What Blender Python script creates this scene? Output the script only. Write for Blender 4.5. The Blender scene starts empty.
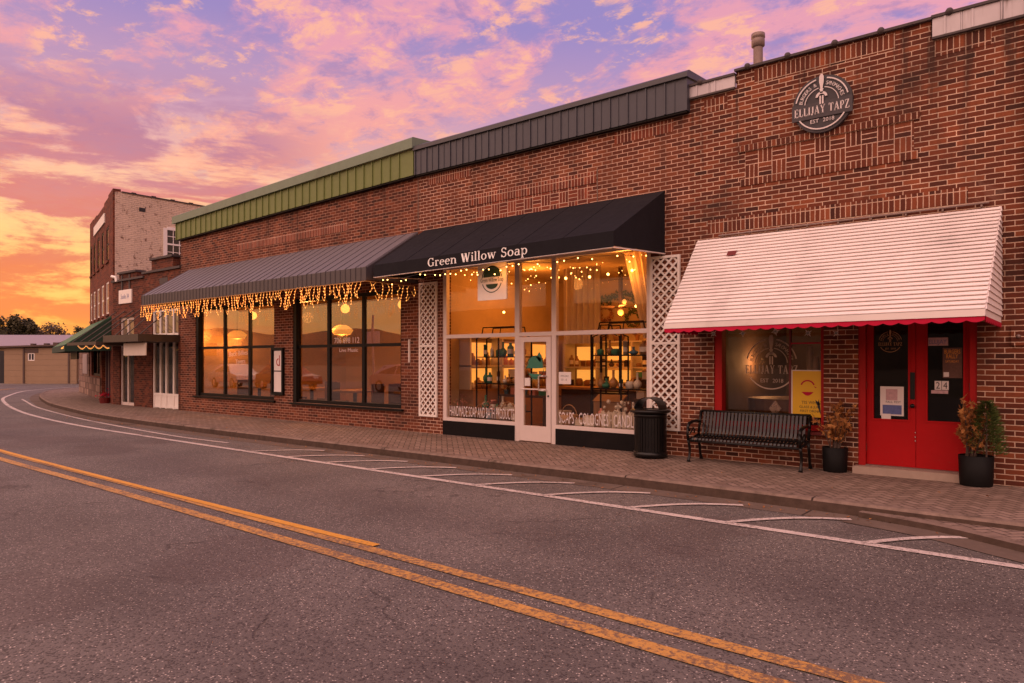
import bpy, bmesh, math, random
from mathutils import Vector, Matrix
R = random.Random(7)
S = bpy.context.scene
COL = S.collection
rad = math.radians

# ------------------------------------------------------------------ node helpers
def lin(r, g, b):
    f = lambda c: (c/255/12.92) if c/255 <= .04045 else ((c/255+.055)/1.055)**2.4
    return (f(r), f(g), f(b), 1)

class NT:
    def __init__(s, tree):
        s.t = tree; s.n = tree.nodes; s.l = tree.links
    def node(s, typ, **kw):
        n = s.n.new(typ)
        for k, v in kw.items(): setattr(n, k, v)
        return n
    def put(s, sock, v):
        if hasattr(v, 'is_output') or isinstance(v, bpy.types.NodeSocket): s.l.new(v, sock)
        else:
            if isinstance(v, tuple) and len(v) == 4 and sock.type == 'VECTOR': v = v[:3]
            sock.default_value = v
    def m(s, op, a, b=None, c=None, clamp=False):
        n = s.node('ShaderNodeMath', operation=op, use_clamp=clamp)
        s.put(n.inputs[0], a)
        if b is not None: s.put(n.inputs[1], b)
        if c is not None: s.put(n.inputs[2], c)
        return n.outputs[0]
    def mix(s, f, a, b, blend='MIX'):
        n = s.node('ShaderNodeMix', data_type='RGBA', blend_type=blend)
        s.put(n.inputs['Factor'], f); s.put(n.inputs[6], a); s.put(n.inputs[7], b)
        return n.outputs[2]
    def ramp(s, f, stops, interp='LINEAR'):
        n = s.node('ShaderNodeValToRGB'); cr = n.color_ramp; cr.interpolation = interp
        while len(cr.elements) < len(stops): cr.elements.new(.5)
        for e, (p, c) in zip(cr.elements, stops):
            e.position = p; e.color = c if len(c) == 4 else (*c, 1)
        s.put(n.inputs[0], f); return n.outputs[0]
    def smooth(s, x, a, b):
        n = s.node('ShaderNodeMapRange', interpolation_type='SMOOTHSTEP')
        s.put(n.inputs[0], x); n.inputs[1].default_value = a; n.inputs[2].default_value = b
        return n.outputs[0]
    def noise(s, vec, scale, detail=3, rough=.55, dist=0.0, dim='3D'):
        n = s.node('ShaderNodeTexNoise', noise_dimensions=dim)
        s.put(n.inputs['Vector'], vec); n.inputs['Scale'].default_value = scale
        n.inputs['Detail'].default_value = detail; n.inputs['Roughness'].default_value = rough
        n.inputs['Distortion'].default_value = dist
        return n.outputs[0]
    def comb(s, x, y, z=0.0):
        n = s.node('ShaderNodeCombineXYZ')
        s.put(n.inputs[0], x); s.put(n.inputs[1], y); s.put(n.inputs[2], z); return n.outputs[0]
    def sep(s, v):
        n = s.node('ShaderNodeSeparateXYZ'); s.put(n.inputs[0], v); return n.outputs
    def pos(s): return s.node('ShaderNodeNewGeometry').outputs['Position']
    def nrm(s): return s.node('ShaderNodeNewGeometry').outputs['Normal']
    def white(s, v):
        n = s.node('ShaderNodeTexWhiteNoise', noise_dimensions='3D'); s.put(n.inputs[0], v); return n.outputs[0]
    def bump(s, h, strength=.3, dist=.01):
        n = s.node('ShaderNodeBump'); s.put(n.inputs['Height'], h)
        n.inputs['Strength'].default_value = strength; n.inputs['Distance'].default_value = dist
        return n.outputs[0]

MATS = {}
def new_mat(name):
    m = bpy.data.materials.new(name); m.use_nodes = True
    t = NT(m.node_tree); b = m.node_tree.nodes['Principled BSDF']; MATS[name] = m
    return m, t, b

def simple(name, col, rough=.6, metal=0, var=.12, scale=6, bump=0, bscale=60, spec=.5, grime=0):
    m, t, b = new_mat(name)
    p = t.pos()
    n = t.noise(p, scale, 4, .6)
    k = t.m('MULTIPLY_ADD', n, 2*var, 1-var)
    c = t.mix(1.0, (*col[:3], 1), t.comb(k, k, k), 'MULTIPLY')
    if grime:
        g = t.smooth(t.noise(p, scale*.35, 5, .65), .5, .75)
        c = t.mix(t.m('MULTIPLY', g, grime), c, (.05, .035, .025, 1))
    t.put(b.inputs['Base Color'], c)
    t.put(b.inputs['Roughness'], t.m('MULTIPLY_ADD', t.noise(p, scale*3, 3), .25, rough-.12, clamp=True))
    b.inputs['Metallic'].default_value = metal
    b.inputs['Specular IOR Level'].default_value = spec
    if bump:
        t.put(b.inputs['Normal'], t.bump(t.noise(p, bscale, 3), bump, .004))
    return m

def emis(name, col, strength, sample=False):
    m, t, b = new_mat(name)
    b.inputs['Base Color'].default_value = (*col[:3], 1)
    b.inputs['Emission Color'].default_value = (*col[:3], 1)
    b.inputs['Emission Strength'].default_value = strength
    if not sample: m.cycles.emission_sampling = 'NONE'
    return m

def glass(name, tint=(.92, .9, .86), f0=.07, f1=.75, power=3.0, rough=.0):
    m = bpy.data.materials.new(name); m.use_nodes = True; MATS[name] = m
    t = NT(m.node_tree); t.n.clear()
    out = t.node('ShaderNodeOutputMaterial')
    tr = t.node('ShaderNodeBsdfTransparent'); tr.inputs[0].default_value = (*tint, 1)
    gl = t.node('ShaderNodeBsdfGlossy'); gl.inputs['Roughness'].default_value = rough
    gl.inputs[0].default_value = (1, 1, 1, 1)
    lw = t.node('ShaderNodeLayerWeight'); lw.inputs[0].default_value = .5
    f = t.m('MULTIPLY_ADD', t.m('POWER', lw.outputs['Facing'], power), f1, f0, clamp=True)
    # slightly wavy old panes
    nb = t.bump(t.noise(t.pos(), 1.1, 1), .06, .02); t.put(gl.inputs['Normal'], nb)
    mx = t.node('ShaderNodeMixShader'); t.put(mx.inputs[0], f)
    t.l.new(tr.outputs[0], mx.inputs[1]); t.l.new(gl.outputs[0], mx.inputs[2])
    t.l.new(mx.outputs[0], out.inputs[0])
    return m

def brick(name, ramp, mortar, mode='run', bw=.2032, bh=.0677, z0=0.0, stain=.5, joint=.010, bump=.5, paint=None, angle=0):
    m, t, b = new_mat(name)
    p = t.pos(); x, y, z = t.sep(p); nx, ny, nz = t.sep(t.nrm())
    side = t.m('GREATER_THAN', t.m('ABSOLUTE', nx), .72)
    if angle:
        xx = t.m('MULTIPLY', x, 1/math.cos(angle))
    else: xx = x
    u = t.m('ADD', t.m('MULTIPLY', xx, t.m('SUBTRACT', 1, side)), t.m('MULTIPLY', y, side))
    wob = t.m('MULTIPLY_ADD', t.noise(p, 7, 2), .008, -.004)
    z = t.m('ADD', t.m('SUBTRACT', z, z0), wob); u = t.m('ADD', u, wob)
    if mode == 'weave':
        B = bw
        bi = t.m('FLOOR', t.m('DIVIDE', u, B)); bj = t.m('FLOOR', t.m('DIVIDE', z, B))
        par = t.m('FLOORED_MODULO', t.m('ADD', bi, bj), 2.0)
        r = t.m('FLOOR', t.m('DIVIDE', z, bh)); c = t.m('FLOOR', t.m('DIVIDE', u, bh))
        fz = t.m('FRACT', t.m('DIVIDE', z, bh)); fu = t.m('FRACT', t.m('DIVIDE', u, bh))
        dz = t.m('MULTIPLY', t.m('MINIMUM', fz, t.m('SUBTRACT', 1, fz)), bh)
        du = t.m('MULTIPLY', t.m('MINIMUM', fu, t.m('SUBTRACT', 1, fu)), bh)
        fz2 = t.m('FRACT', t.m('DIVIDE', z, B)); fu2 = t.m('FRACT', t.m('DIVIDE', u, B))
        ez = t.m('MULTIPLY', t.m('MINIMUM', fz2, t.m('SUBTRACT', 1, fz2)), B)
        eu = t.m('MULTIPLY', t.m('MINIMUM', fu2, t.m('SUBTRACT', 1, fu2)), B)
        d1 = t.m('ADD', t.m('MULTIPLY', dz, par), t.m('MULTIPLY', du, t.m('SUBTRACT', 1, par)))
        d = t.m('MINIMUM', d1, t.m('MINIMUM', ez, eu))
        idv = t.comb(t.m('ADD', bi, t.m('MULTIPLY', c, t.m('SUBTRACT', 1, par))), t.m('ADD', bj, t.m('MULTIPLY', r, par)), par)
    else:
        if mode == 'stack': bw, bh = .0677, bw
        r = t.m('FLOOR', t.m('DIVIDE', z, bh))
        uu = t.m('DIVIDE', u, bw)
        if mode == 'run': uu = t.m('ADD', uu, t.m('MULTIPLY', t.m('FLOORED_MODULO', r, 2.0), .5))
        c = t.m('FLOOR', uu); fu = t.m('FRACT', uu); fz = t.m('FRACT', t.m('DIVIDE', z, bh))
        du = t.m('MULTIPLY', t.m('MINIMUM', fu, t.m('SUBTRACT', 1, fu)), bw)
        dz = t.m('MULTIPLY', t.m('MINIMUM', fz, t.m('SUBTRACT', 1, fz)), bh)
        d = t.m('MINIMUM', du, dz); idv = t.comb(c, r, 0.0)
    d = t.m('ADD', d, t.m('MULTIPLY_ADD', t.noise(p, 45, 2), .006, -.003))
    mask = t.smooth(d, joint*.35, joint*.75)            # 0 mortar, 1 brick
    rnd = t.white(idv)
    bc = t.ramp(rnd, ramp)
    fine = t.noise(p, 55, 3, .6)
    k = t.m('MULTIPLY_ADD', fine, .55, .72)
    bc = t.mix(1.0, bc, t.comb(k, k, k), 'MULTIPLY')
    mk = t.m('MULTIPLY_ADD', t.noise(p, 2.2, 5, .68), 1.5, .22)
    mc = t.mix(1.0, mortar, t.comb(mk, mk, mk), 'MULTIPLY')
    c = t.mix(mask, mc, bc)
    if stain:
        big = t.smooth(t.noise(t.node('ShaderNodeVectorMath', operation='MULTIPLY').outputs[0], 1, 1), 0, 1) if False else t.noise(p, .8, 5, .65)
        s1 = t.smooth(big, .50, .72)
        c = t.mix(t.m('MULTIPLY', s1, stain), c, (.035, .018, .014, 1))
        vm = t.node('ShaderNodeVectorMath', operation='MULTIPLY'); t.put(vm.inputs[0], p); vm.inputs[1].default_value = (4.5, 4.5, .45)
        s3 = t.m('MULTIPLY', t.smooth(t.noise(vm.outputs[0], 1, 4, .6), .50, .68), t.smooth(t.sep(p)[2], 3.2, 5.6))
        c = t.mix(t.m('MULTIPLY', s3, min(.75, stain*1.2)), c, (.030, .016, .013, 1))
        lite = t.smooth(t.noise(p, 1.5, 4, .6, 1.0), .56, .70)
        c = t.mix(t.m('MULTIPLY', lite, .30), c, t.mix(1.0, c, (1.9, 1.75, 1.6, 1), 'MULTIPLY'))
        s2 = t.smooth(t.noise(p, 2.6, 4, .6, .6), .60, .74)
        c = t.mix(t.m('MULTIPLY', s2, .25*stain), c, (.34, .22, .17, 1))
    if paint:
        chips = t.smooth(t.noise(p, 5, 8, .8, .4), .36, .46)
        wear = t.m('MULTIPLY', chips, t.m('MULTIPLY_ADD', mask, .35, .65))
        pv = t.m('MULTIPLY_ADD', t.noise(p, 1.4, 5, .6), .5, .74)
        c = t.mix(wear, c, t.mix(1.0, paint, t.comb(pv, pv, pv), 'MULTIPLY'))
    t.put(b.inputs['Base Color'], c)
    b.inputs['Roughness'].default_value = .85; b.inputs['Specular IOR Level'].default_value = .25
    h = t.m('ADD', mask, t.m('MULTIPLY', fine, .35))
    t.put(b.inputs['Normal'], t.bump(h, bump, .008))
    return m

# ------------------------------------------------------------------ mesh builder
def abs_loc(o):
    v = Vector((0, 0, 0))
    while o is not None:
        v += o.location; o = o.parent
    return v

class MB:
    def __init__(s): s.v = []; s.f = []; s.mi = []; s.sm = []; s.cur = 0; s.smooth = False
    def mat(s, i): s.cur = i; return s
    def add(s, verts, faces):
        b = len(s.v); s.v += [tuple(v) for v in verts]
        for f in faces: s.f.append([b+i for i in f]); s.mi.append(s.cur); s.sm.append(s.smooth)
        return s
    def quad(s, a, b, c, d): return s.add([a, b, c, d], [(0, 1, 2, 3)])
    def poly(s, pts): return s.add(pts, [tuple(range(len(pts)))])
    def box(s, x0, x1, y0, y1, z0, z1):
        if x0 > x1: x0, x1 = x1, x0
        if y0 > y1: y0, y1 = y1, y0
        if z0 > z1: z0, z1 = z1, z0
        v = [(x, y, z) for z in (z0, z1) for y in (y0, y1) for x in (x0, x1)]
        return s.add(v, [(0, 2, 3, 1), (4, 5, 7, 6), (0, 1, 5, 4), (2, 6, 7, 3), (0, 4, 6, 2), (1, 3, 7, 5)])
    def bbox(s, x0, x1, y0, y1, z0, z1, b=.01):
        # box with a chamfered outline in x and z (soft edges)
        P = [(x0+b, z0), (x1-b, z0), (x1, z0+b), (x1, z1-b), (x1-b, z1), (x0+b, z1), (x0, z1-b), (x0, z0+b)]
        return s.prism([(x, z) for x, z in P], y0, y1)
    def prism(s, pts, y0, y1):
        # polygon in x,z swept along y
        n = len(pts); v = [(x, y0, z) for x, z in pts]+[(x, y1, z) for x, z in pts]
        f = [tuple(range(n)), tuple(range(2*n-1, n-1, -1))]
        f += [(i, i+n, (i+1) % n+n, (i+1) % n) for i in range(n)]
        return s.add(v, f)
    def prismx(s, pts, x0, x1, seg=1):
        # polygon in y,z swept along x
        n = len(pts); v = []
        for k in range(seg+1): v += [(x0+(x1-x0)*k/seg, y, z) for y, z in pts]
        f = [tuple(range(n-1, -1, -1)), tuple(range(seg*n, (seg+1)*n))]
        for k in range(seg): f += [((i+1) % n+k*n, (i+1) % n+(k+1)*n, i+(k+1)*n, i+k*n) for i in range(n)]
        return s.add(v, f)
    def prismz(s, pts, z0, z1):
        n = len(pts); v = [(x, y, z0) for x, y in pts]+[(x, y, z1) for x, y in pts]
        f = [tuple(range(n-1, -1, -1)), tuple(range(n, 2*n))]
        f += [(i, (i+1) % n, (i+1) % n+n, i+n) for i in range(n)]
        return s.add(v, f)
    def tube(s, pts, r, n=8, cap=True):
        pts = [Vector(p) for p in pts]; rs = r if isinstance(r, (list, tuple)) else [r]*len(pts)
        v = []; f = []
        up0 = None
        for i, p in enumerate(pts):
            d = (pts[min(i+1, len(pts)-1)]-pts[max(i-1, 0)]).normalized()
            up = Vector((0, 0, 1)) if abs(d.z) < .95 else Vector((1, 0, 0))
            if up0 is not None: up = up0
            a = d.cross(up)
            if a.length < 1e-4: a = d.cross(Vector((0, 1, 0)))
            a.normalize(); c = a.cross(d).normalized(); up0 = c
            for k in range(n):
                an = 2*math.pi*k/n
                v.append(p+a*math.cos(an)*rs[i]+c*math.sin(an)*rs[i])
        for i in range(len(pts)-1):
            for k in range(n):
                k2 = (k+1) % n
                f.append((i*n+k, i*n+k2, (i+1)*n+k2, (i+1)*n+k))
        if cap:
            f.append(tuple(range(n-1, -1, -1))); f.append(tuple(range((len(pts)-1)*n, len(pts)*n)))
        return s.add(v, f)
    def lathe(s, prof, cx, cy, n=24, a0=0, a1=360):
        v = []; f = []; full = abs(a1-a0) >= 360; m = n if full else n+1
        for (r, z) in prof:
            for k in range(m):
                a = rad(a0+(a1-a0)*k/n); v.append((cx+r*math.cos(a), cy+r*math.sin(a), z))
        for i in range(len(prof)-1):
            for k in range(n):
                k2 = (k+1) % m
                f.append((i*m+k, i*m+k2, (i+1)*m+k2, (i+1)*m+k))
        return s.add(v, f)
    def ball(s, c, r, n=6, sq=(1, 1, 1)):
        v = [(c[0], c[1], c[2]-r*sq[2])]; f = []
        rows = max(3, n//2+1)
        for i in range(1, rows):
            a = -math.pi/2+math.pi*i/rows
            for k in range(n):
                b = 2*math.pi*k/n
                v.append((c[0]+r*sq[0]*math.cos(a)*math.cos(b), c[1]+r*sq[1]*math.cos(a)*math.sin(b), c[2]+r*sq[2]*math.sin(a)))
        v.append((c[0], c[1], c[2]+r*sq[2])); L = len(v)-1
        for k in range(n):
            f.append((0, 1+(k+1) % n, 1+k)); f.append((L, L-n+k, L-n+(k+1) % n))
        for i in range(rows-2):
            for k in range(n):
                k2 = (k+1) % n
                f.append((1+i*n+k, 1+i*n+k2, 1+(i+1)*n+k2, 1+(i+1)*n+k))
        return s.add(v, f)
    def disc_y(s, cx, cz, r, y0, y1, n=40, rx=None):
        return s.prism([(cx+(rx or r)*math.cos(2*math.pi*k/n), cz+r*math.sin(2*math.pi*k/n)) for k in range(n)], y0, y1)
    def ring_y(s, cx, cz, r0, r1, a0, a1, y0, y1, n=32):
        for k in range(n):
            a = rad(a0+(a1-a0)*k/n); b = rad(a0+(a1-a0)*(k+1)/n)
            s.prism([(cx+r0*math.cos(a), cz+r0*math.sin(a)), (cx+r1*math.cos(a), cz+r1*math.sin(a)),
                     (cx+r1*math.cos(b), cz+r1*math.sin(b)), (cx+r0*math.cos(b), cz+r0*math.sin(b))], y0, y1)
        return s
    def xf(s, M, start=0):
        for i in range(start, len(s.v)): s.v[i] = tuple(M @ Vector(s.v[i]))
        return s
    def build(s, name, mats, parent=None, loc=None):
        me = bpy.data.meshes.new(name)
        if not isinstance(mats, (list, tuple)): mats = [mats]
        o = bpy.data.objects.new(name, me); COL.objects.link(o)
        if parent is not None:
            o.parent = parent; off = abs_loc(parent)
            if loc is not None: o.location = Vector(loc)-off; off = Vector(loc)
        else:
            if loc is None:
                xs, ys, zs = zip(*s.v); loc = ((min(xs)+max(xs))/2, (min(ys)+max(ys))/2, min(zs))
            o.location = loc; off = Vector(loc)
        me.from_pydata([tuple(Vector(v)-off) for v in s.v], [], s.f)
        for m in mats: me.materials.append(m)
        me.polygons.foreach_set('material_index', s.mi); me.polygons.foreach_set('use_smooth', s.sm)
        me.validate(); me.update()
        bm = bmesh.new(); bm.from_mesh(me); bmesh.ops.recalc_face_normals(bm, faces=bm.faces); bm.to_mesh(me); bm.free()
        return o

def thing(name, label, cat, loc=(0, 0, 0), group=None):
    o = bpy.data.objects.new(name, None); COL.objects.link(o); o.location = loc
    o.empty_display_size = .2
    o['label'] = label; o['category'] = cat
    if group: o['group'] = group
    return o
def tag(o, label, cat, group=None):
    o['label'] = label; o['category'] = cat
    if group: o['group'] = group
    return o
def structure(o, kind='structure'):
    o['kind'] = kind; return o
def copy_tree(o, parent=None):
    c = o.copy(); COL.objects.link(c)
    if parent is not None: c.parent = parent
    for ch in [k for k in COL.objects if k.parent == o]: copy_tree(ch, c)
    return c

def wall_open(mb, x0, x1, z0, z1, ops, y0=0.0, y1=.25, zt=None):
    # front wall slab with openings; zt(x) gives the top height
    zt = zt or (lambda x: z1)
    xs = sorted(set([x0, x1]+[v for o in ops for v in o[:2]]))
    zs = sorted(set([z0]+[v for o in ops for v in o[2:]]))
    def inside(cx, cz): return any(o[0] < cx < o[1] and o[2] < cz < o[3] for o in ops)
    for i in range(len(xs)-1):
        a, b = xs[i], xs[i+1]
        for j in range(len(zs)):
            c = zs[j]
            top = zs[j+1] if j+1 < len(zs) else None
            if top is not None and inside((a+b)/2, (c+top)/2): continue
            ta, tb = (top, top) if top is not None else (zt(a), zt(b))
            mb.quad((a, y0, c), (b, y0, c), (b, y0, tb), (a, y0, ta))
            mb.quad((b, y1, c), (a, y1, c), (a, y1, ta), (b, y1, tb))
            if top is None: mb.quad((a, y0, ta), (b, y0, tb), (b, y1, tb), (a, y1, ta))
    for o in ops:
        a, b, c, d = o
        mb.quad((a, y0, c), (a, y0, d), (a, y1, d), (a, y1, c)); mb.quad((b, y0, c), (b, y1, c), (b, y1, d), (b, y0, d))
        mb.quad((a, y0, d), (b, y0, d), (b, y1, d), (a, y1, d)); mb.quad((a, y0, c), (a, y1, c), (b, y1, c), (b, y0, c))
    mb.quad((x0, y0, z0), (x0, y1, z0), (x0, y1, zt(x0)), (x0, y0, zt(x0)))
    mb.quad((x1, y0, z0), (x1, y0, zt(x1)), (x1, y1, zt(x1)), (x1, y1, z0))
    return mb

def shell(x0, x1, y0, y1, z0, z1):
    # room surfaces behind a glass front: floor, ceiling, sides and back
    mb = MB(); v = [(x, y, z) for z in (z0, z1) for y in (y0, y1) for x in (x0, x1)]
    return mb.add(v, [(0, 1, 3, 2), (4, 6, 7, 5), (2, 3, 7, 6), (0, 2, 6, 4), (1, 5, 7, 3)])
def skew_depth(root, x0, x1, f0, f1):
    # the awning stands out a little farther at one end than at the other
    def kids(o):
        for c in [k for k in COL.objects if k.parent == o]:
            yield c; yield from kids(c)
    for c in kids(root):
        off = abs_loc(c)
        for v in c.data.vertices:
            w = v.co+off; k = (w.x-x0)/(x1-x0); v.co.y = w.y*(f0+(f1-f0)*k)-off.y

# ------------------------------------------------------------------ lettering
T_, t_ = .20, .07
def ser(x0, x1, y): return ('b', x0, y, x1, y, t_)
GL = {
 'E': (.68, [('b', .13, 0, .13, 1, T_), ser(0, .6, .97), ser(0, .62, .03), ser(.13, .45, .5), ('b', .58, 1, .58, .76, t_), ('b', .61, 0, .61, .25, t_), ('b', .44, .62, .44, .38, t_)]),
 'L': (.64, [('b', .13, 0, .13, 1, T_), ser(0, .27, .97), ser(0, .58, .03), ('b', .57, 0, .57, .28, t_)]),
 'I': (.30, [('b', .13, 0, .13, 1, T_), ser(0, .27, .97), ser(0, .27, .03)]),
 'J': (.46, [('b', .3, .18, .3, 1, T_), ser(.16, .44, .97), ('a', .17, .2, .13, .2, 180, 360, .08, .1)]),
 'A': (.82, [('b', .08, 0, .38, 1, .07), ('b', .38, 1, .68, 0, T_), ser(.18, .58, .33), ser(0, .2, .03), ser(.54, .82, .03)]),
 'Y': (.80, [('b', .1, 1, .4, .48, T_), ('b', .68, 1, .42, .48, .07), ('b', .4, 0, .4, .5, T_), ser(0, .26, .97), ser(.56, .8, .97), ser(.26, .54, .03)]),
 'T': (.72, [('b', .35, 0, .35, 1, T_), ser(0, .7, .97), ('b', .02, 1, .02, .74, t_), ('b', .68, 1, .68, .74, t_), ser(.2, .5, .03)]),
 'P': (.66, [('b', .13, 0, .13, 1, T_), ser(0, .28, .03), ser(0, .3, .97), ser(.13, .3, .48), ('a', .3, .725, .25, .25, -90, 90, .14, .06)]),
 'Z': (.70, [ser(.04, .62, .97), ser(.02, .64, .03), ('b', .54, .95, .1, .05, T_), ('b', .05, 1, .05, .76, t_), ('b', .64, 0, .64, .26, t_)]),
 'G': (.86, [('a', .41, .5, .34, .47, 48, 330, .16, .06), ('b', .69, .06, .69, .42, .14), ser(.53, .83, .42), ('b', .68, .98, .68, .7, t_)]),
 'S': (.62, [('a', .3, .74, .21, .23, 20, 270, .09, .09), ('a', .3, .27, .23, .25, 90, -160, .1, .1), ('b', .52, .98, .52, .74, t_), ('b', .06, .02, .06, .27, t_)]),
 'W': (1.12, [('b', .1, 1, .34, 0, T_), ('b', .34, 0, .55, 1, .07), ('b', .53, 1, .77, 0, T_), ('b', .77, 0, .99, 1, .07), ser(0, .25, .97), ser(.42, .66, .97), ser(.88, 1.1, .97)]),
 'r': (.50, [('b', .13, 0, .13, .66, .13), ser(0, .28, .03), ser(0, .14, .64), ('a', .3, .48, .17, .15, 40, 180, .06, .08), ('d', .42, .58, .07)]),
 'e': (.60, [('a', .3, .33, .24, .31, 5, 315, .13, .06), ser(.06, .54, .37)]),
 'n': (.74, [('b', .13, 0, .13, .66, .13), ser(0, .27, .03), ser(0, .14, .64), ('a', .36, .43, .21, .2, 0, 180, .12, .07), ('b', .57, 0, .57, .45, .13), ser(.44, .71, .03)]),
 'i': (.29, [('b', .13, 0, .13, .66, .13), ser(0, .27, .03), ser(0, .14, .64), ('d', .13, .9, .085)]),
 'l': (.29, [('b', .13, 0, .13, 1.04, .13), ser(0, .27, .03), ser(0, .14, 1.01)]),
 'o': (.64, [('a', .31, .33, .25, .31, 0, 360, .13, .06)]),
 'w': (.96, [('b', .09, .66, .28, 0, .13), ('b', .28, 0, .46, .66, .06), ('b', .44, .66, .65, 0, .13), ('b', .65, 0, .84, .66, .06), ser(0, .22, .64), ser(.36, .56, .64), ser(.74, .94, .64)]),
 'a': (.60, [('a', .27, .48, .18, .16, 0, 155, .12, .06), ('b', .45, .06, .45, .5, .13), ('a', .25, .2, .18, .19, 60, 330, .12, .06), ser(.45, .59, .03)]),
 'p': (.68, [('b', .13, -.32, .13, .66, .13), ser(0, .28, -.31), ser(0, .14, .64), ('a', .35, .33, .22, .31, 0, 360, .13, .06)]),
 ' ': (.36, []),
}
def serif_text(mb, s, x0, z0, h, y0, y1, width=None, spacing=.1, slant=0):
    tot = sum(GL[c][0]+spacing for c in s)-spacing
    sx = h if width is None else width/tot
    px = 0
    def P(x, z): return (x0+(px+x)*sx, z0+z*h+slant*(px+x)*sx)
    for c in s:
        w, pr = GL[c]
        for q in pr:
            if q[0] == 'b':
                _, xa, za, xb, zb, wd = q
                if abs(za-zb) < 1e-6: pts = [(xa, za-wd/2), (xb, za-wd/2), (xb, za+wd/2), (xa, za+wd/2)]
                else: pts = [(xa-wd/2, za), (xa+wd/2, za), (xb+wd/2, zb), (xb-wd/2, zb)]
                mb.prism([P(*k) for k in pts], y0, y1)
            elif q[0] == 'd':
                mb.prism([P(q[1]+q[3]*math.cos(2*math.pi*k/8), q[2]+q[3]*math.sin(2*math.pi*k/8)) for k in range(8)], y0, y1)
            else:
                _, cx, cz, rx, rz, a0, a1, W, w2 = q; n = 14
                for k in range(n):
                    A, B = rad(a0+(a1-a0)*k/n), rad(a0+(a1-a0)*(k+1)/n)
                    wa = w2+(W-w2)*abs(math.cos(A))**1.5; wb = w2+(W-w2)*abs(math.cos(B))**1.5
                    g = lambda an, d: P(cx+(rx+d)*math.cos(an), cz+(rz+d)*math.sin(an))
                    mb.prism([g(A, -wa/2), g(A, wa/2), g(B, wb/2), g(B, -wb/2)], y0, y1)
        px += w+spacing
    return mb

_tc = {}
def text_mesh(s):
    if s in _tc: return _tc[s]
    cu = bpy.data.curves.new('tmp', 'FONT'); cu.body = s; cu.size = 1.4; cu.resolution_u = 2
    ob = bpy.data.objects.new('tmp', cu); COL.objects.link(ob)
    dg = bpy.context.evaluated_depsgraph_get(); dg.update()
    me = bpy.data.meshes.new_from_object(ob.evaluated_get(dg))
    v = [(p.co.x, p.co.y) for p in me.vertices]; f = [tuple(p.vertices) for p in me.polygons]
    bpy.data.objects.remove(ob); bpy.data.curves.remove(cu); bpy.data.meshes.remove(me)
    _tc[s] = (v, f); return v, f
def text(mb, s, x0, z0, h, y, width=None, slant=0):
    # flat sans lettering on an x,z plane at y
    v, f = text_mesh(s)
    if not v: return mb
    xs = [p[0] for p in v]; zs = [p[1] for p in v]
    W = max(xs)-min(xs)
    sx = (width/W) if width else h
    mb.add([(x0+(a-min(xs))*sx, y, z0+b*h+slant*(a-min(xs))*sx) for a, b in v], f)
    return mb
def arc_text(mb, s, cx, cz, r, a0, a1, h, y):
    n = len(s)
    for i, c in enumerate(s):
        if c == ' ': continue
        a = rad(a0+(a1-a0)*(i+.5)/n); v, f = text_mesh(c)
        xs = [p[0] for p in v]; mid = (max(xs)+min(xs))/2
        tx, tz = math.sin(a), -math.cos(a); ux, uz = math.cos(a), math.sin(a)
        mb.add([(cx+r*ux+(p-mid)*h*tx+q*h*ux, y, cz+r*uz+(p-mid)*h*tz+q*h*uz) for p, q in v], f)
    return mb

def tap_emblem(mb, cx, cz, r, y, d=.004):
    # the beer-tap shaped emblem: handle, collar, crescent and spout
    k = r
    prof = [(0, .98), (.05, .96), (.085, .86), (.085, .68), (.055, .52), (.04, .42), (.075, .4), (.05, .33), (.06, .24)]
    mb.prism([(cx+x*k, cz+z*k) for x, z in prof]+[(cx-x*k, cz+z*k) for x, z in reversed(prof[1:])], y-d, y)
    mb.ring_y(cx, cz+.08*k, .13*k, .22*k, 5, 175, y-d, y, 14)
    mb.prism([(cx-.075*k, cz+.14*k), (cx-.075*k, cz-.18*k), (cx-.02*k, cz-.18*k), (cx-.02*k, cz+.14*k)], y-d, y)
    mb.prism([(cx+.02*k, cz+.14*k), (cx+.02*k, cz-.18*k), (cx+.075*k, cz-.18*k), (cx+.075*k, cz+.14*k)], y-d, y)
def pub_logo(mb, cx, cz, r, y, rx_txt=None, d=.004):
    tap_emblem(mb, cx, cz+.15*r, r*.92, y, d)
    mb.ring_y(cx, cz, .87*r, .915*r, 12, 78, y-d, y, 20); mb.ring_y(cx, cz, .87*r, .915*r, 102, 168, y-d, y, 20)
    mb.ring_y(cx, cz, .87*r, .915*r, -148, -32, y-d, y, 24)
    mb.ring_y(cx, cz, .56*r, .585*r, 5, 80, y-d, y, 14); mb.ring_y(cx, cz, .56*r, .585*r, 100, 175, y-d, y, 14)
    arc_text(mb, 'BURGERS &', cx, cz, .66*r, 172, 104, .13*r, y-d/2)
    arc_text(mb, 'SANDWICHES', cx, cz, .66*r, 78, 10, .13*r, y-d/2)
    serif_text(mb, 'ELLIJAY TAPZ', cx-.93*r, cz-.345*r, .30*r, y-d, y, width=1.86*r, spacing=.12)
    text(mb, 'EST', cx-.38*r, cz-.66*r, .14*r, y-d/2); text(mb, '2018', cx+.05*r, cz-.66*r, .14*r, y-d/2)

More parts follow.
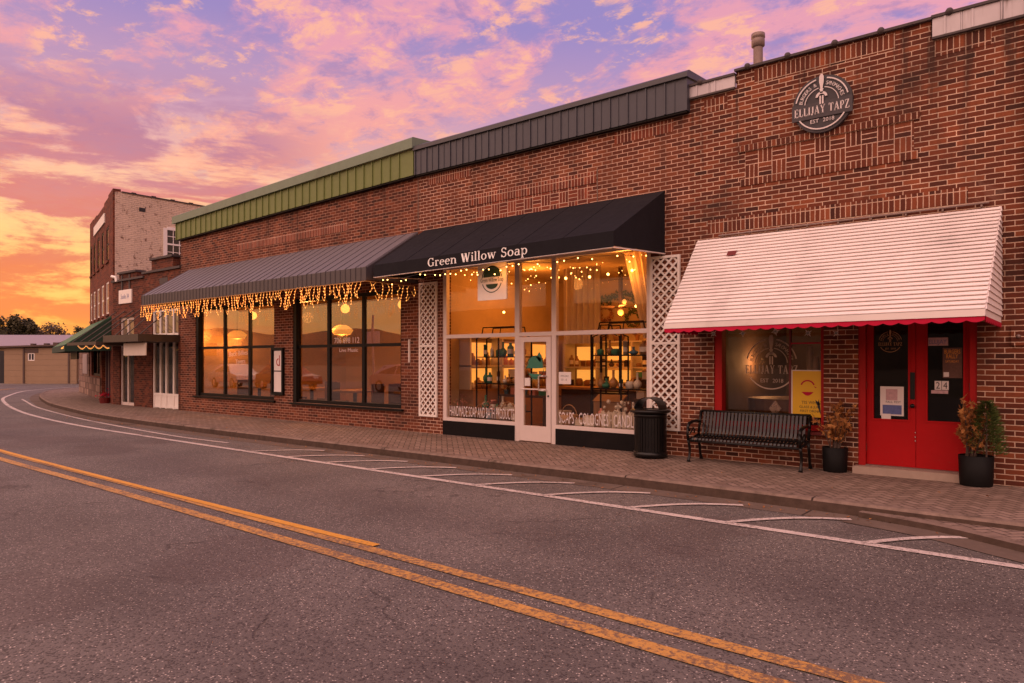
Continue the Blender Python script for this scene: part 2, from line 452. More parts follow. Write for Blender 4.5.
# ------------------------------------------------------------------ materials
BR = [(0, (.052, .017, .012)), (.14, (.088, .023, .013)), (.5, (.128, .031, .015)), (.85, (.172, .045, .020)), (1, (.24, .068, .029))]
M_BRICK = brick('pub_brick', BR, (.56, .39, .29, 1), stain=.75)
M_BRICK2 = brick('shop_brick', [(0, (.075, .022, .015)), (.3, (.12, .032, .017)), (.7, (.158, .044, .022)), (1, (.22, .068, .032))], (.62, .40, .30, 1), stain=.3)
M_BRICK3 = brick('restaurant_brick', [(0, (.055, .018, .012)), (.3, (.10, .027, .015)), (.7, (.14, .038, .019)), (1, (.205, .062, .030))], (.42, .24, .17, 1), stain=.4)
M_BRICK4 = brick('far_brick', [(0, (.045, .015, .011)), (.5, (.095, .025, .015)), (1, (.16, .045, .024))], (.17, .075, .05, 1), stain=.6)
M_BRICK5 = brick('corner_brick', [(0, (.08, .02, .013)), (.5, (.14, .033, .018)), (1, (.2, .05, .026))], (.2, .085, .055, 1), stain=.4, angle=rad(15))
M_PAINTB = brick('worn_painted_brick', [(0, (.10, .045, .03)), (1, (.2, .09, .055))], (.20, .12, .085, 1), stain=.35, paint=(.68, .53, .41, 1), bump=1.0)
M_SOLD = brick('soldier_brick', BR, (.56, .38, .28, 1), mode='stack', bw=.2032, z0=5.72, stain=.4)
M_SOLDr = brick('soldier_brick_red', [(0, (.10, .026, .017)), (.5, (.17, .04, .022)), (1, (.24, .06, .03))], (.58, .38, .28, 1), mode='stack', bw=.2032, z0=5.0, stain=.2)
M_WEAVE = brick('basket_weave_brick', BR, (.62, .42, .32, 1), mode='weave', bw=.2032, z0=4.30, stain=.35)
M_WEAVE2 = brick('basket_weave_red', [(0, (.10, .026, .017)), (.5, (.17, .04, .022)), (1, (.24, .06, .03))], (.58, .38, .28, 1), mode='weave', bw=.2032, z0=4.2, stain=.2)

def ribbed(name, col, pitch, axis, var=.15, rough=.5, width=.12, dark=.55, metal=0, streak=0):
    # sheet with narrow folded seams every pitch metres along an axis
    m, t, b = new_mat(name)
    p = t.pos(); q = t.sep(p)[axis]
    f = t.m('FRACT', t.m('DIVIDE', q, pitch)); d = t.m('MINIMUM', f, t.m('SUBTRACT', 1, f))
    s = t.smooth(d, width*.25, width)
    n = t.m('MULTIPLY_ADD', t.noise(p, 2.2, 4), 2*var, 1-var)
    c = t.mix(1.0, (*col, 1), t.comb(n, n, n), 'MULTIPLY')
    if streak:
        v = t.node('ShaderNodeVectorMath', operation='MULTIPLY'); t.put(v.inputs[0], p); v.inputs[1].default_value = (9, 9, .8)
        g = t.smooth(t.noise(v.outputs[0], 1, 4, .6), .5, .75)
        c = t.mix(t.m('MULTIPLY', g, streak), c, (.10, .05, .03, 1))
    t.put(b.inputs['Base Color'], c); b.inputs['Roughness'].default_value = rough; b.inputs['Metallic'].default_value = metal
    t.put(b.inputs['Normal'], t.bump(s, .8, .02))
    return m
M_DGREY = simple('dark_grey_metal', (.044, .046, .062), .45, var=.1)
M_DGREY_CAP = simple('dark_grey_cap', (.05, .05, .062), .4)
M_GREEN = simple('olive_green_metal', (.155, .19, .062), .5, var=.12, grime=.12, spec=.3)
M_GREENCAP = simple('pale_green_cap', (.16, .215, .15), .55, var=.12, grime=.2)
M_FLASH = ribbed('galvanised_flashing', (.50, .45, .48), .42, 0, .3, .45, .04, metal=.2, streak=.7)
M_TAR = simple('tar_coping', (.06, .045, .045), .7, var=.3, scale=12)
M_RUST = simple('rusty_galvanised', (.24, .17, .15), .55, metal=.3, var=.35, scale=9)
M_BLACKCLOTH = simple('black_awning_canvas', (.0115, .0108, .0145), .8, var=.3, scale=2.5, bump=.2, bscale=120, spec=.15)
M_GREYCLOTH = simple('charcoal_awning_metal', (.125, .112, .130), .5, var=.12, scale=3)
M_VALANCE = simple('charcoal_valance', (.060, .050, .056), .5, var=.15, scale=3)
M_GREENCLOTH = simple('green_awning_canvas', (.016, .105, .048), .8, var=.15, scale=3)
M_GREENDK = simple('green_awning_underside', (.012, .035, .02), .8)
M_WHITESLAT = simple('white_slat_paint', (.78, .70, .68), .7, var=.10, scale=1.6, grime=.32, spec=.2)
M_REDTRIM = simple('scarlet_scallop', (.46, .005, .040), .6, var=.06, spec=.2)
M_RED = simple('red_door_paint', (.40, .0045, .007), .6, var=.14, spec=.18, scale=4, bump=.1, bscale=18)
M_REDFR = simple('red_frame_paint', (.36, .006, .007), .55, var=.15, spec=.25)
M_DKRED = simple('dark_red_trim', (.14, .010, .010), .5)
M_BLACK = simple('black_paint', (.006, .0055, .006), .32, var=.2, spec=.3)
M_STRAP = simple('glossy_black_strap', (.006, .0055, .006), .22, var=.1, spec=.45)
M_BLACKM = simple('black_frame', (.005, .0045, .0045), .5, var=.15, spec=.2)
M_KICK = simple('black_kick_panel', (.0085, .007, .0075), .7, var=.3, scale=4, grime=.1, spec=.12)
M_POT = simple('black_plastic_pot', (.005, .0045, .005), .55, spec=.15)
M_ALU = simple('storefront_aluminium', (.70, .60, .57), .4, metal=.15, var=.06)
M_WHITE = simple('white_paint', (.80, .74, .70), .55, var=.08, scale=8, grime=.05)
M_LETTER = simple('white_lettering', (.90, .87, .85), .6, var=.03)
M_DECAL = simple('window_decal', (.42, .32, .25), .6, var=.1)
M_DECALD = simple('faint_door_decal', (.42, .22, .10), .6, var=.1)
M_SIGNDK = simple('dark_sign_board', (.032, .027, .033), .55, var=.1)
M_SIGNBAN = simple('dark_sign_banner', (.040, .033, .040), .55, var=.1)
M_SIGNLT = simple('sign_silver', (.66, .58, .58), .5, var=.06)
M_STONE = simple('door_step_stone', (.36, .27, .22), .8, var=.2, scale=8, bump=.3, bscale=30)
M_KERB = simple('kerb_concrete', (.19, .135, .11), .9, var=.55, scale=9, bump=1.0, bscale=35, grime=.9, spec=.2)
M_KERBFACE = simple('darkened_kerb_face', (.075, .05, .04), .95, var=.5, scale=9, bump=1.0, bscale=35, grime=.8, spec=.15)  # kerb concrete darkened for the upright face, shade and dirt both in the colour
M_GUTTER = simple('gutter_concrete', (.135, .098, .078), .9, var=.4, scale=4, bump=.5, bscale=70, grime=.7, spec=.2)
M_YELLOW = simple('yellow_poster', (.72, .43, .012), .5, var=.03)
M_PAPER = simple('white_paper', (.72, .66, .64), .7, var=.04)
M_PRINTBL = simple('blue_print', (.10, .13, .32), .7, var=.5, scale=25)
M_PRINTBR = simple('brown_print', (.11, .05, .035), .7, var=.5, scale=30)
M_PRINTOR = simple('orange_print', (.72, .28, .03), .7)
M_PRINTPK = simple('pale_print', (.50, .32, .34), .7, var=.4, scale=30)
M_INK = simple('black_ink', (.02, .017, .02), .7)
M_GREENLOGO = simple('green_logo', (.015, .045, .018), .6)
M_TEAL = simple('teal_decal', (.03, .17, .11), .6)
M_OLIVE = simple('olive_canopy', (.05, .035, .025), .55)
M_TAN = ribbed('tan_block_wall', (.30, .20, .125), .4, 2, .1, .8, .05)
M_TANROOF = simple('dull_roof_edge', (.09, .055, .045), .7)
M_GREYROOF = ribbed('grey_metal_roof', (.27, .22, .24), .6, 0, .1, .45, .06)
M_ROOF = simple('flat_roof', (.12, .1, .1), .9)
M_CREAM = simple('cream_plaster', (.56, .40, .22), .8, var=.25, scale=1.5, grime=.25)
M_AMBERWALL = simple('amber_plaster', (.55, .36, .19), .8, var=.12, scale=1.2)
M_WOODFLOOR = ribbed('wood_floor', (.20, .11, .06), .12, 0, .2, .5, .06)
M_WOOD = simple('warm_wood', (.30, .16, .075), .6, var=.25, scale=7)
M_DKWOOD = simple('dark_wood', (.07, .035, .02), .6, var=.25, scale=7)
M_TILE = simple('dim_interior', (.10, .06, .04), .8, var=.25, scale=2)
M_CURTAIN = simple('sheer_curtain', (.72, .58, .42), .9, var=.06)
M_BARK = simple('bark', (.07, .045, .035), .9, var=.3, scale=6)
M_SOIL = simple('potting_soil', (.035, .022, .015), .95)
M_STONEW = brick('rough_stone', [(0, (.10, .055, .045)), (.5, (.2, .12, .095)), (1, (.30, .20, .16))], (.12, .075, .06, 1), bw=.55, bh=.28, stain=.4, joint=.03)
M_CHROME = simple('brushed_steel', (.6, .55, .53), .3, metal=.9, var=.05)
M_PLUM = simple('plum_downspout', (.10, .055, .075), .5)
M_BOXW = simple('pale_box', (.55, .48, .42), .6, var=.1)
M_PINK = simple('pink_soap', (.55, .22, .18), .6, var=.2)
M_BLUE = simple('blue_cloth', (.06, .16, .26), .7, var=.2)
M_JAR = simple('amber_jar', (.35, .16, .05), .3, var=.3, scale=9)
M_CARW = simple('silver_car_paint', (.5, .46, .46), .25, metal=.3, var=.03)
M_CARR = simple('maroon_car_paint', (.20, .02, .02), .25, metal=.2, var=.03)
M_CARGL = simple('dark_car_glass', (.02, .02, .025), .1)
M_TYRE = simple('tyre_rubber', (.015, .015, .016), .8)
G_SOAP = glass('shop_glass', (.95, .92, .87), .03, .38, 3.2)
G_REST = glass('restaurant_glass', (.74, .68, .58), .10, .42, 2.0)
G_PUB = glass('pub_glass', (.85, .78, .72), .045, .40, 3.0)
G_DOOR = glass('door_glass', (.28, .25, .23), .025, .14, 3.0)
G_FAR = glass('far_glass', (.8, .76, .72), .05, .18, 2.5)
E_BULB = emis('bulb_glow', (1, .48, .12), 11)
E_ICE = emis('icicle_glow', (1, .43, .10), 2.4)
E_GARL = emis('garland_glow', (1, .42, .08), 1.1)
E_WIRE = simple('lit_wire', (.42, .23, .08), .5)  # amber glow of the bulbs put into the wire colour
E_WIRE2 = emis('glowing_wire', (1, .38, .07), .6)  # wire made to emit, spreading the bulbs' glow along it
E_LAMP = emis('lamp_glow', (1, .46, .10), 1.4)
E_SHELF = emis('shelf_light', (1, .44, .08), .95)

def leafmat(name, cols):
    m, t, b = new_mat(name)
    oi = t.node('ShaderNodeObjectInfo')
    r = t.white(t.node('ShaderNodeVectorMath', operation='SNAP').outputs[0]) if False else t.noise(t.pos(), 11, 2, .6)
    t.put(b.inputs['Base Color'], t.ramp(r, [(.3, cols[0]), (.5, cols[1]), (.72, cols[2])]))
    b.inputs['Roughness'].default_value = .7; b.inputs['Specular IOR Level'].default_value = .2
    b.inputs['Subsurface Weight'].default_value = 0
    return m
M_DRY = leafmat('dried_leaves', [(.13, .05, .018), (.32, .125, .038), (.52, .27, .09)])
M_CONI = leafmat('conifer_green', [(.025, .045, .014), (.07, .105, .028), (.15, .18, .045)])
M_TREE = leafmat('tree_foliage', [(.045, .042, .026), (.085, .078, .043), (.13, .115, .06)])  # leaf colours lifted to mimic distance haze
M_TREE2 = leafmat('hazed_tree_foliage', [(.10, .072, .055), (.14, .10, .07), (.19, .135, .095)])  # paler foliage, haze put into the leaf colour

# asphalt
m, t, b = new_mat('asphalt'); M_ASPH = m
p = t.pos()
sp = t.noise(p, 95, 2, .7); med = t.noise(p, 24, 3, .6); big = t.noise(p, .55, 5, .62)
vo = t.node('ShaderNodeTexVoronoi', feature='F1'); t.put(vo.inputs['Vector'], p); vo.inputs['Scale'].default_value = 78
stone = t.white(t.node('ShaderNodeTexVoronoi').outputs['Color']) if False else t.sep(vo.outputs['Color'])[0]
c = t.ramp(big, [(.3, (.098, .084, .077, 1)), (.5, (.128, .110, .100, 1)), (.7, (.162, .138, .124, 1))])
k = t.m('MULTIPLY_ADD', med, .7, .65); c = t.mix(1.0, c, t.comb(k, k, k), 'MULTIPLY')
light = t.m('MULTIPLY', t.m('GREATER_THAN', stone, .91), t.smooth(t.m('MULTIPLY', vo.outputs['Distance'], 1.0), .55, .2))
c = t.mix(t.m('MULTIPLY', light, .9), c, (.62, .52, .45, 1))
darkp = t.m('LESS_THAN', stone, .22); c = t.mix(t.m('MULTIPLY', darkp, .65), c, (.028, .022, .022, 1))
# meandering cracks
wv = t.node('ShaderNodeVectorMath', operation='ADD'); t.put(wv.inputs[0], p)
nz = t.node('ShaderNodeTexNoise'); t.put(nz.inputs['Vector'], p); nz.inputs['Scale'].default_value = 1.6; nz.inputs['Detail'].default_value = 5
sc = t.node('ShaderNodeVectorMath', operation='SCALE'); t.put(sc.inputs[0], nz.outputs['Color']); sc.inputs['Scale'].default_value = .55
t.put(wv.inputs[1], sc.outputs[0])
vc = t.node('ShaderNodeTexVoronoi', feature='DISTANCE_TO_EDGE'); t.put(vc.inputs['Vector'], wv.outputs[0]); vc.inputs['Scale'].default_value = .36
cr = t.smooth(vc.outputs['Distance'], .0065, .001)
cr = t.m('MULTIPLY', cr, t.m('MULTIPLY', t.smooth(t.noise(p, .6, 3, .6), .49, .58), t.smooth(t.noise(p, 7, 3, .7), .36, .52)))
sp2 = t.smooth(t.noise(p, 1.7, 4, .65), .60, .74); c = t.mix(t.m('MULTIPLY', sp2, .35), c, (.06, .045, .04, 1))
pt = t.smooth(t.noise(p, .22, 3, .5), .54, .57); c = t.mix(t.m('MULTIPLY', pt, .30), c, (.075, .05, .046, 1))
c = t.mix(t.m('MULTIPLY', cr, .5), c, (.018, .012, .012, 1))
# oil / worn wheel tracks
x, y, z = t.sep(p)
tr = t.m('MULTIPLY', t.m('MAXIMUM', t.smooth(t.m('ABSOLUTE', t.m('ADD', y, 5.1)), .9, .1), t.smooth(t.m('ABSOLUTE', t.m('ADD', y, 8.2)), .9, .1)), .45)
c = t.mix(t.m('MULTIPLY', tr, t.noise(p, 1.2, 4)), c, (.05, .035, .035, 1))
t.put(b.inputs['Base Color'], c); b.inputs['Roughness'].default_value = .78; b.inputs['Specular IOR Level'].default_value = .35
h = t.m('SUBTRACT', t.m('ADD', t.m('MULTIPLY', sp, .5), t.m('MULTIPLY', vo.outputs['Distance'], -.6)), t.m('MULTIPLY', cr, 1.5))
t.put(b.inputs['Normal'], t.bump(h, .55, .006))

def paint(name, col, wear=.5):
    m, t, b = new_mat(name); p = t.pos()
    n = t.noise(p, 26, 5, .75); big = t.noise(p, 1.3, 4, .6)
    k = t.m('MULTIPLY_ADD', t.noise(p, 8, 4), .5, .75)
    c = t.mix(1.0, (*col, 1), t.comb(k, k, k), 'MULTIPLY')
    th = t.m('ADD', n, t.m('MULTIPLY_ADD', big, .35, -.18))
    w = t.smooth(th, .66-.18*wear, .72-.10*wear)
    c = t.mix(t.m('MULTIPLY', w, .8), c, (.09, .06, .055, 1))
    t.put(b.inputs['Base Color'], c); b.inputs['Roughness'].default_value = .7
    t.put(b.inputs['Normal'], t.bump(t.noise(p, 95, 2), .4, .005))
    return m
M_YLINE = paint('yellow_road_paint', (.52, .265, .06), 1.3)
M_YLINE2 = paint('fresh_yellow_road_paint', (.62, .29, .03), .55)
M_WLINE = paint('white_road_paint', (.56, .48, .44), .9)

# herringbone pavers
m, t, b = new_mat('herringbone_pavers'); M_PAVE = m
p = t.pos(); x, y, z = t.sep(p)
W = .098
ca = math.cos(rad(45))
u = t.m('DIVIDE', t.m('MULTIPLY', t.m('ADD', x, y), ca), W); v = t.m('DIVIDE', t.m('MULTIPLY', t.m('SUBTRACT', y, x), ca), W)
i = t.m('FLOOR', u); j = t.m('FLOOR', v); fx = t.m('FRACT', u); fy = t.m('FRACT', v)
k = t.m('FLOORED_MODULO', t.m('SUBTRACT', i, j), 4.0)
k1 = t.m('COMPARE', k, 1.0, .1); k2 = t.m('COMPARE', k, 2.0, .1); k3 = t.m('COMPARE', k, 3.0, .1)
hor = t.m('LESS_THAN', k, 1.5)
uh = t.m('ADD', fx, k1); vv = t.m('ADD', fy, k2)
mn = lambda a, L: t.m('MINIMUM', a, t.m('SUBTRACT', L, a))
dh = t.m('MINIMUM', mn(uh, 2.0), mn(fy, 1.0)); dv = t.m('MINIMUM', mn(fx, 1.0), mn(vv, 2.0))
d = t.m('ADD', t.m('MULTIPLY', dh, hor), t.m('MULTIPLY', dv, t.m('SUBTRACT', 1, hor)))
idi = t.m('SUBTRACT', i, k1); idj = t.m('SUBTRACT', j, k2)
rnd = t.white(t.comb(idi, idj, 0.0))
mask = t.smooth(d, .035, .12)
bc = t.ramp(rnd, [(0, (.165, .115, .092)), (.5, (.215, .152, .122)), (1, (.265, .19, .155))])
kk = t.m('MULTIPLY_ADD', t.noise(p, 30, 3), .6, .7); bc = t.mix(1.0, bc, t.comb(kk, kk, kk), 'MULTIPLY')
c = t.mix(mask, (.06, .04, .032, 1), bc)
st = t.smooth(t.noise(p, 1.1, 5, .65), .48, .72); c = t.mix(t.m('MULTIPLY', st, .35), c, (.07, .04, .03, 1))
t.put(b.inputs['Base Color'], c); b.inputs['Roughness'].default_value = .85; b.inputs['Specular IOR Level'].default_value = .25
t.put(b.inputs['Normal'], t.bump(t.m('ADD', mask, t.m('MULTIPLY', t.noise(p, 50, 2), .4)), .5, .006))


def joints(mname, pitch):
    m = MATS[mname]; t = NT(m.node_tree); b = m.node_tree.nodes['Principled BSDF']
    src = b.inputs['Base Color'].links[0].from_socket
    x = t.sep(t.pos())[0]; f = t.m('FRACT', t.m('DIVIDE', x, pitch)); d = t.m('MULTIPLY', t.m('MINIMUM', f, t.m('SUBTRACT', 1, f)), pitch)
    t.put(b.inputs['Base Color'], t.mix(t.smooth(d, .016, .006), src, (.03, .02, .016, 1)))
joints('kerb_concrete', 2.4); joints('gutter_concrete', 2.4)
m = MATS['red_door_paint']; t = NT(m.node_tree); b = m.node_tree.nodes['Principled BSDF']; src = b.inputs['Base Color'].links[0].from_socket; p = t.pos()
sc = t.m('MULTIPLY', t.smooth(t.noise(p, 34, 4, .7), .62, .70), t.smooth(t.sep(p)[2], .75, .15)); sc2 = t.smooth(t.noise(p, 13, 5, .75), .70, .74)
t.put(b.inputs['Base Color'], t.mix(t.m('MULTIPLY', t.m('MAXIMUM', sc, sc2), .55), src, (.20, .05, .04, 1)))
M_GROUND = simple('dry_ground', (.10, .085, .05), .95, var=.3, scale=1)
M_HILL = simple('wooded_hill', (.045, .05, .03), .95, var=.4, scale=.05)

# ================================================================== GROUND, ROAD, PAVEMENT
RZ = -.13
def catmull(pts, n=8):
    out = []
    P = [pts[0]]+list(pts)+[pts[-1]]
    for i in range(1, len(P)-2):
        p0, p1, p2, p3 = [Vector(q) for q in P[i-1:i+3]]
        for k in range(n):
            t = k/n
            out.append(.5*((2*p1)+(-p0+p2)*t+(2*p0-5*p1+4*p2-p3)*t*t+(-p0+3*p1-3*p2+p3)*t**3))
    out.append(Vector(P[-2])); return out
def offset(pts, d):
    out = []
    for i, p in enumerate(pts):
        a = pts[max(i-1, 0)]; b = pts[min(i+1, len(pts)-1)]
        t = (Vector(b)-Vector(a)).normalized(); out.append(Vector((p[0]-t.y*d, p[1]+t.x*d)))
    return out
def ribbon(mb, A, B, za, zb=None):
    zb = za if zb is None else zb
    n = len(A)
    return mb.add([(p[0], p[1], za) for p in A]+[(p[0], p[1], zb) for p in B], [(i, i+1, n+i+1, n+i) for i in range(n-1)])

structure(MB().quad((-600, -450, -.22), (500, -450, -.22), (500, 450, -.22), (-600, 450, -.22)).build('ground', M_GROUND))
structure(MB().quad((-66, -26, RZ), (16, -26, RZ), (16, 22, RZ), (-66, 22, RZ)).build('road', M_ASPH))

KERB = [(8, -2.42), (2, -2.42), (-.5, -2.42), (-2.7, -2.36), (-5, -2.32), (-9.2, -2.36), (-15, -2.42), (-19, -2.36), (-22.4, -2.18), (-25.8, -1.72), (-29.4, -1.12), (-32, -.52), (-35.6, .43), (-39.3, 1.65), (-42.6, 3.1), (-44.9, 4.7), (-46.2, 6.6), (-46.6, 9)]
K = catmull(KERB, 6)                       # runs right to left; left of travel is the street (-y)
Kin = offset(K, -.13)
back = [Vector((p.x, .6)) if p.x > -26 else Vector((max(p.x, -37)*.9-2.6, max(.6, p.y*.8+2.8))) for p in Kin]
structure(ribbon(MB(), Kin, back, -.002).build('sidewalk', M_PAVE))
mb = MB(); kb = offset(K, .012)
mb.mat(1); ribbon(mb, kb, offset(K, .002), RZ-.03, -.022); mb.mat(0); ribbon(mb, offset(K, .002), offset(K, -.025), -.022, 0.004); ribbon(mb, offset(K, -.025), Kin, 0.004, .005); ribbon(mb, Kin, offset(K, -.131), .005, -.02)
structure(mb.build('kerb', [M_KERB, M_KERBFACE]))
structure(ribbon(MB(), offset(K, .36), offset(K, .01), RZ+.004).build('gutter', M_GUTTER))
# dropped lower kerb that leaves the main kerb at the right
low = catmull([(4.5, -5.2), (1.6, -4.1), (.5, -3.55), (-.44, -3.05), (-1.13, -2.67), (-1.9, -2.46)], 6)
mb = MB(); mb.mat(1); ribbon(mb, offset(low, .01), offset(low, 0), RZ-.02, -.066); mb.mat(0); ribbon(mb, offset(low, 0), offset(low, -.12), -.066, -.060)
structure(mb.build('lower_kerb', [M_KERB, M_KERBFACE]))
mb = MB(); li = offset(low, -.12)
ribbon(mb, li, [Vector((p.x, -2.40)) for p in li], -.062); structure(mb.build('kerb_apron', M_PAVE))
structure(ribbon(MB(), offset(low, .34), offset(low, .008), RZ+.007).build('lower_gutter', M_GUTTER))

def line(name, pts, w, mat, z=RZ+.008, n=6):
    c = catmull(pts, n); return structure(ribbon(MB(), offset(c, w/2), offset(c, -w/2), z).build(name, mat))
line('white_edge_line', [(6, -3.62), (0, -3.6), (-6, -3.58), (-14, -3.58), (-20, -3.5), (-25, -3.05), (-29, -2.4), (-32.7, -1.62), (-36.8, -.6), (-40, .5), (-44.5, 2.3), (-47, 3.8), (-49.5, 6.2), (-51, 9.5), (-51, 13)], .12, M_WLINE)
line('white_kerb_lane_line', [(-36, -.12), (-33, -.8), (-29.5, -1.58), (-25.5, -2.22), (-22, -2.68), (-18.5, -2.98), (-15.5, -3.16), (-13.5, -3.1)], .08, M_WLINE)
ST = [[(x0, -3.57), (x0+.24, -3.19), (x0+.55, -2.86), (x0+.95, -2.63)] for x0 in (-1.58, -2.88, -4.03, -5.21, -6.35, -7.44, -8.55, -9.65, -10.75, -11.9)]
ST.append([(-.40, -3.57), (-.28, -3.4), (-.15, -3.3)])
for pts in ST: line('parking_stripe', pts, .085, M_WLINE, RZ+.012, 4)
Y1 = [(9, -6.62), (2, -6.62), (-1.3, -6.62), (-4.6, -6.55), (-10, -6.47), (-15.6, -6.42), (-25, -6.0), (-34, -4.2), (-42, -1.2), (-50, 3.6)]
line('yellow_centre_line', Y1, .125, M_YLINE)
line('yellow_centre_line', [(a, b-.30) for a, b in Y1], .135, M_YLINE)
line('yellow_patch_line', [(-4.95, -6.44), (-7, -6.45), (-10, -6.45), (-15, -6.41), (-20, -6.24)], .09, M_YLINE2, RZ+.013)

# ================================================================== BRICK PUB (right)
pub = thing('brick_pub', 'dark brick pub with a round tap sign, white slatted awning and red double doors', 'building', (-2, 0, 0))
mb = MB()
OPW = (-4.56, -2.93, .52, 2.55); OPD = (-2.48, -1.10, .10, 2.45)
wall_open(mb, -4.97, 3.4, -.12, 5.72, [OPW, OPD])
mb.box(-4.20, -1.60, .0, .25, 5.7205, 5.95)                               # raised middle of the parapet
mb.box(3.15, 3.4, .25, 9, -.12, 5.7); mb.box(-4.97, 3.4, 9, 9.25, -.12, 5.7)
mb.box(-4.97, -4.80, .25, 9, 4.9, 5.68)
mb.build('wall', M_BRICK, pub)
for (a, b_, z) in [(-4.72, -4.34, 5.43), (-1.56, -.95, 5.47)]:
    MB().box(a, b_, -.004, 0, z, z+.205).build('soldier_course', M_SOLD, pub)
MB().box(-3.92, -2.02, -.004, 0, 5.716, 5.921).build('soldier_course', M_SOLD, pub)
MB().box(-4.66, -1.2, -.004, 0, 3.53, 3.735).build('soldier_course', M_SOLD, pub)
# recessed basket-weave panel under a projecting header course
mb = MB(); mb.box(-4.06, -1.80, -.003, .0, 4.30, 4.706); mb.build('basket_weave_panel', M_WEAVE, pub)
mb = MB(); mb.box(-4.16, -1.73, -.028, 0, 4.709, 4.80); mb.build('header_course', M_SOLD, pub)
mb = MB(); mb.box(-4.13, -1.75, -.012, 0, 4.19, 4.297); mb.build('header_course', M_SOLD, pub)
for (a, b_, z0, z1) in [(-4.97, -4.215, 5.722, 5.90), (-1.585, 3.4, 5.722, 5.965)]:
    mb = MB().box(a, b_, -.03, .02, z0, z1); q = a+.14
    while q < b_-.05:
        mb.box(q-.012, q+.012, -.042, -.0305, z0+.004, z1-.004); q += .30
    f = mb.build('parapet_flashing', M_FLASH, pub); MB().box(a, b_, -.05, .02, z0-.028, z0-.001).build('drip_edge', M_TAR, f)
mb = MB(); mb.smooth = True
for (a, b_, z) in [(-4.97, -4.21, 5.90), (-4.215, -1.59, 5.951), (-1.595, 3.4, 5.966)]:
    mb.smooth = False; mb.box(a, b_, -.055, .30, z, z+.035); mb.smooth = True
    q = a+.2
    while q < b_:
        mb.ball((q, -.04, z+.03), .048, 8); q += .58+.1*R.random()
mb.build('coping', M_TAR, pub)
MB().box(-4.97, 3.4, .25, 9, 5.3, 5.45).build('roof', M_ROOF, pub)
MB().tube([(-.565, -.05, 2.6), (-.565, -.05, 6.1)], .045, 10).build('downspout', M_PLUM, pub)
# interior shell
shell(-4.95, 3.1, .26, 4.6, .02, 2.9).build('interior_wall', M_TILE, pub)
# window: red frame with mullion, two panes
fr = MB(); y0, y1 = .11, .19
fr.box(-4.56, -4.44, .02, y1, .52, 2.55); fr.box(-2.99, -2.93, .08, y1, .52, 2.55)
fr.box(-4.44, -2.99, .10, y1, .52, .60); fr.box(-4.44, -2.99, .10, y1, 2.45, 2.55)
w = fr.build('window', M_REDFR, pub)
MB().box(-3.455, -3.425, .13, .17, .60, 2.45).build('mullion', M_DKRED, w)
MB().box(-3.425, -2.99, .13, .17, 1.78, 1.80).build('glazing_bar', M_REDTRIM, w)
MB().box(-4.44, -3.455, .145, .151, .60, 2.45).build('pane', G_PUB, w)
MB().box(-3.425, -2.99, .145, .151, .60, 2.45).build('pane', G_PUB, w)
MB().bbox(-4.6, -2.9, -.05, .12, .475, .52, .008).build('sill', M_DKRED, w)
# door frame and leaves
fr = MB()
fr.box(-2.48, -2.39, .02, .16, .10, 2.45); fr.box(-1.18, -1.10, .02, .16, .10, 2.45); fr.box(-2.39, -1.18, .03, .16, 2.36, 2.45)
fr.build('door_frame', M_REDFR, pub)
for (a, b_, ga, gb) in [(-2.386, -1.793, -2.30, -1.88), (-1.787, -1.184, -1.655, -1.255)]:
    d = MB(); wall_open(d, a, b_, .115, 2.35, [(ga, gb, .745, 2.22)], .075, .12)
    d = d.build('door', M_RED, pub)
    MB().box(ga, gb, .096, .102, .745, 2.22).build('pane', G_DOOR, d)
    bd = MB(); q_ = .022
    bd.box(ga-q_, ga, .066, .0745, .745-q_, 2.22); bd.box(gb, gb+q_, .066, .0745, .745-q_, 2.22); bd.box(ga, gb, .066, .0745, .745-q_, .745); bd.build('glazing_bead', M_RED, d)
    if a < -2:
        MB().bbox(-1.855, -1.80, .062, .0745, 1.02, 1.38, .006).build('push_plate', M_BLACK, d)
        hb = MB(); hb.smooth = True; hb.tube([(-1.828, .0745, .935), (-1.828, .045, .935), (-1.828, .03, .935)], [.022, .03, .024], 10); hb.build('knob', M_BLACK, d)
        [MB().ball((-1.80+.004, .07, zz), .008, 6).build('bolt_head', M_CHROME, d) for zz in (.47, .52, .58)]
for xh in (-2.392, -1.182):
    for zh in (.35, 1.2, 2.05): MB().tube([(xh, .068, zh-.05), (xh, .068, zh+.05)], .011, 8).build('hinge', M_DKRED, pub)
MB().bbox(-2.39, -1.18, .0, .14, .101, .113, .004).build('threshold', M_RUST, pub)
MB().bbox(-2.52, -1.06, -.14, .16, -.1, .10, .012).build('doorstep', M_STONE, pub)

# pub things
def flat_poster(name, label, cat, rect, y, th, mats, extras, group=None):
    a, b_, z0, z1 = rect
    rt = thing(name, label, cat, ((a+b_)/2, y, z0), group)
    MB().box(a, b_, y-th, y, z0, z1).build('sheet', mats, rt)
    return rt
sg = thing('round_pub_sign', 'round dark sign with silver tap emblem reading ELLIJAY TAPZ high on the pub brick', 'sign', (-2.93, -.02, 4.74))
CX, CZ, RR = -2.93, 5.155, .40
mb = MB(); mb.smooth = False; mb.disc_y(CX, CZ, RR, -.085, -.02, 56); mb.build('board', M_SIGNDK, sg)
mb = MB(); mb.prism([(CX-.405, CZ-.19), (CX+.405, CZ-.19), (CX+.405, CZ+.03), (CX-.405, CZ+.03)], -.105, -.086); mb.build('banner', M_SIGNBAN, sg)
mb2 = MB(); pub_logo(mb2, CX, CZ, .395, -.1055)
mb2.build('lettering', M_SIGNLT, sg)

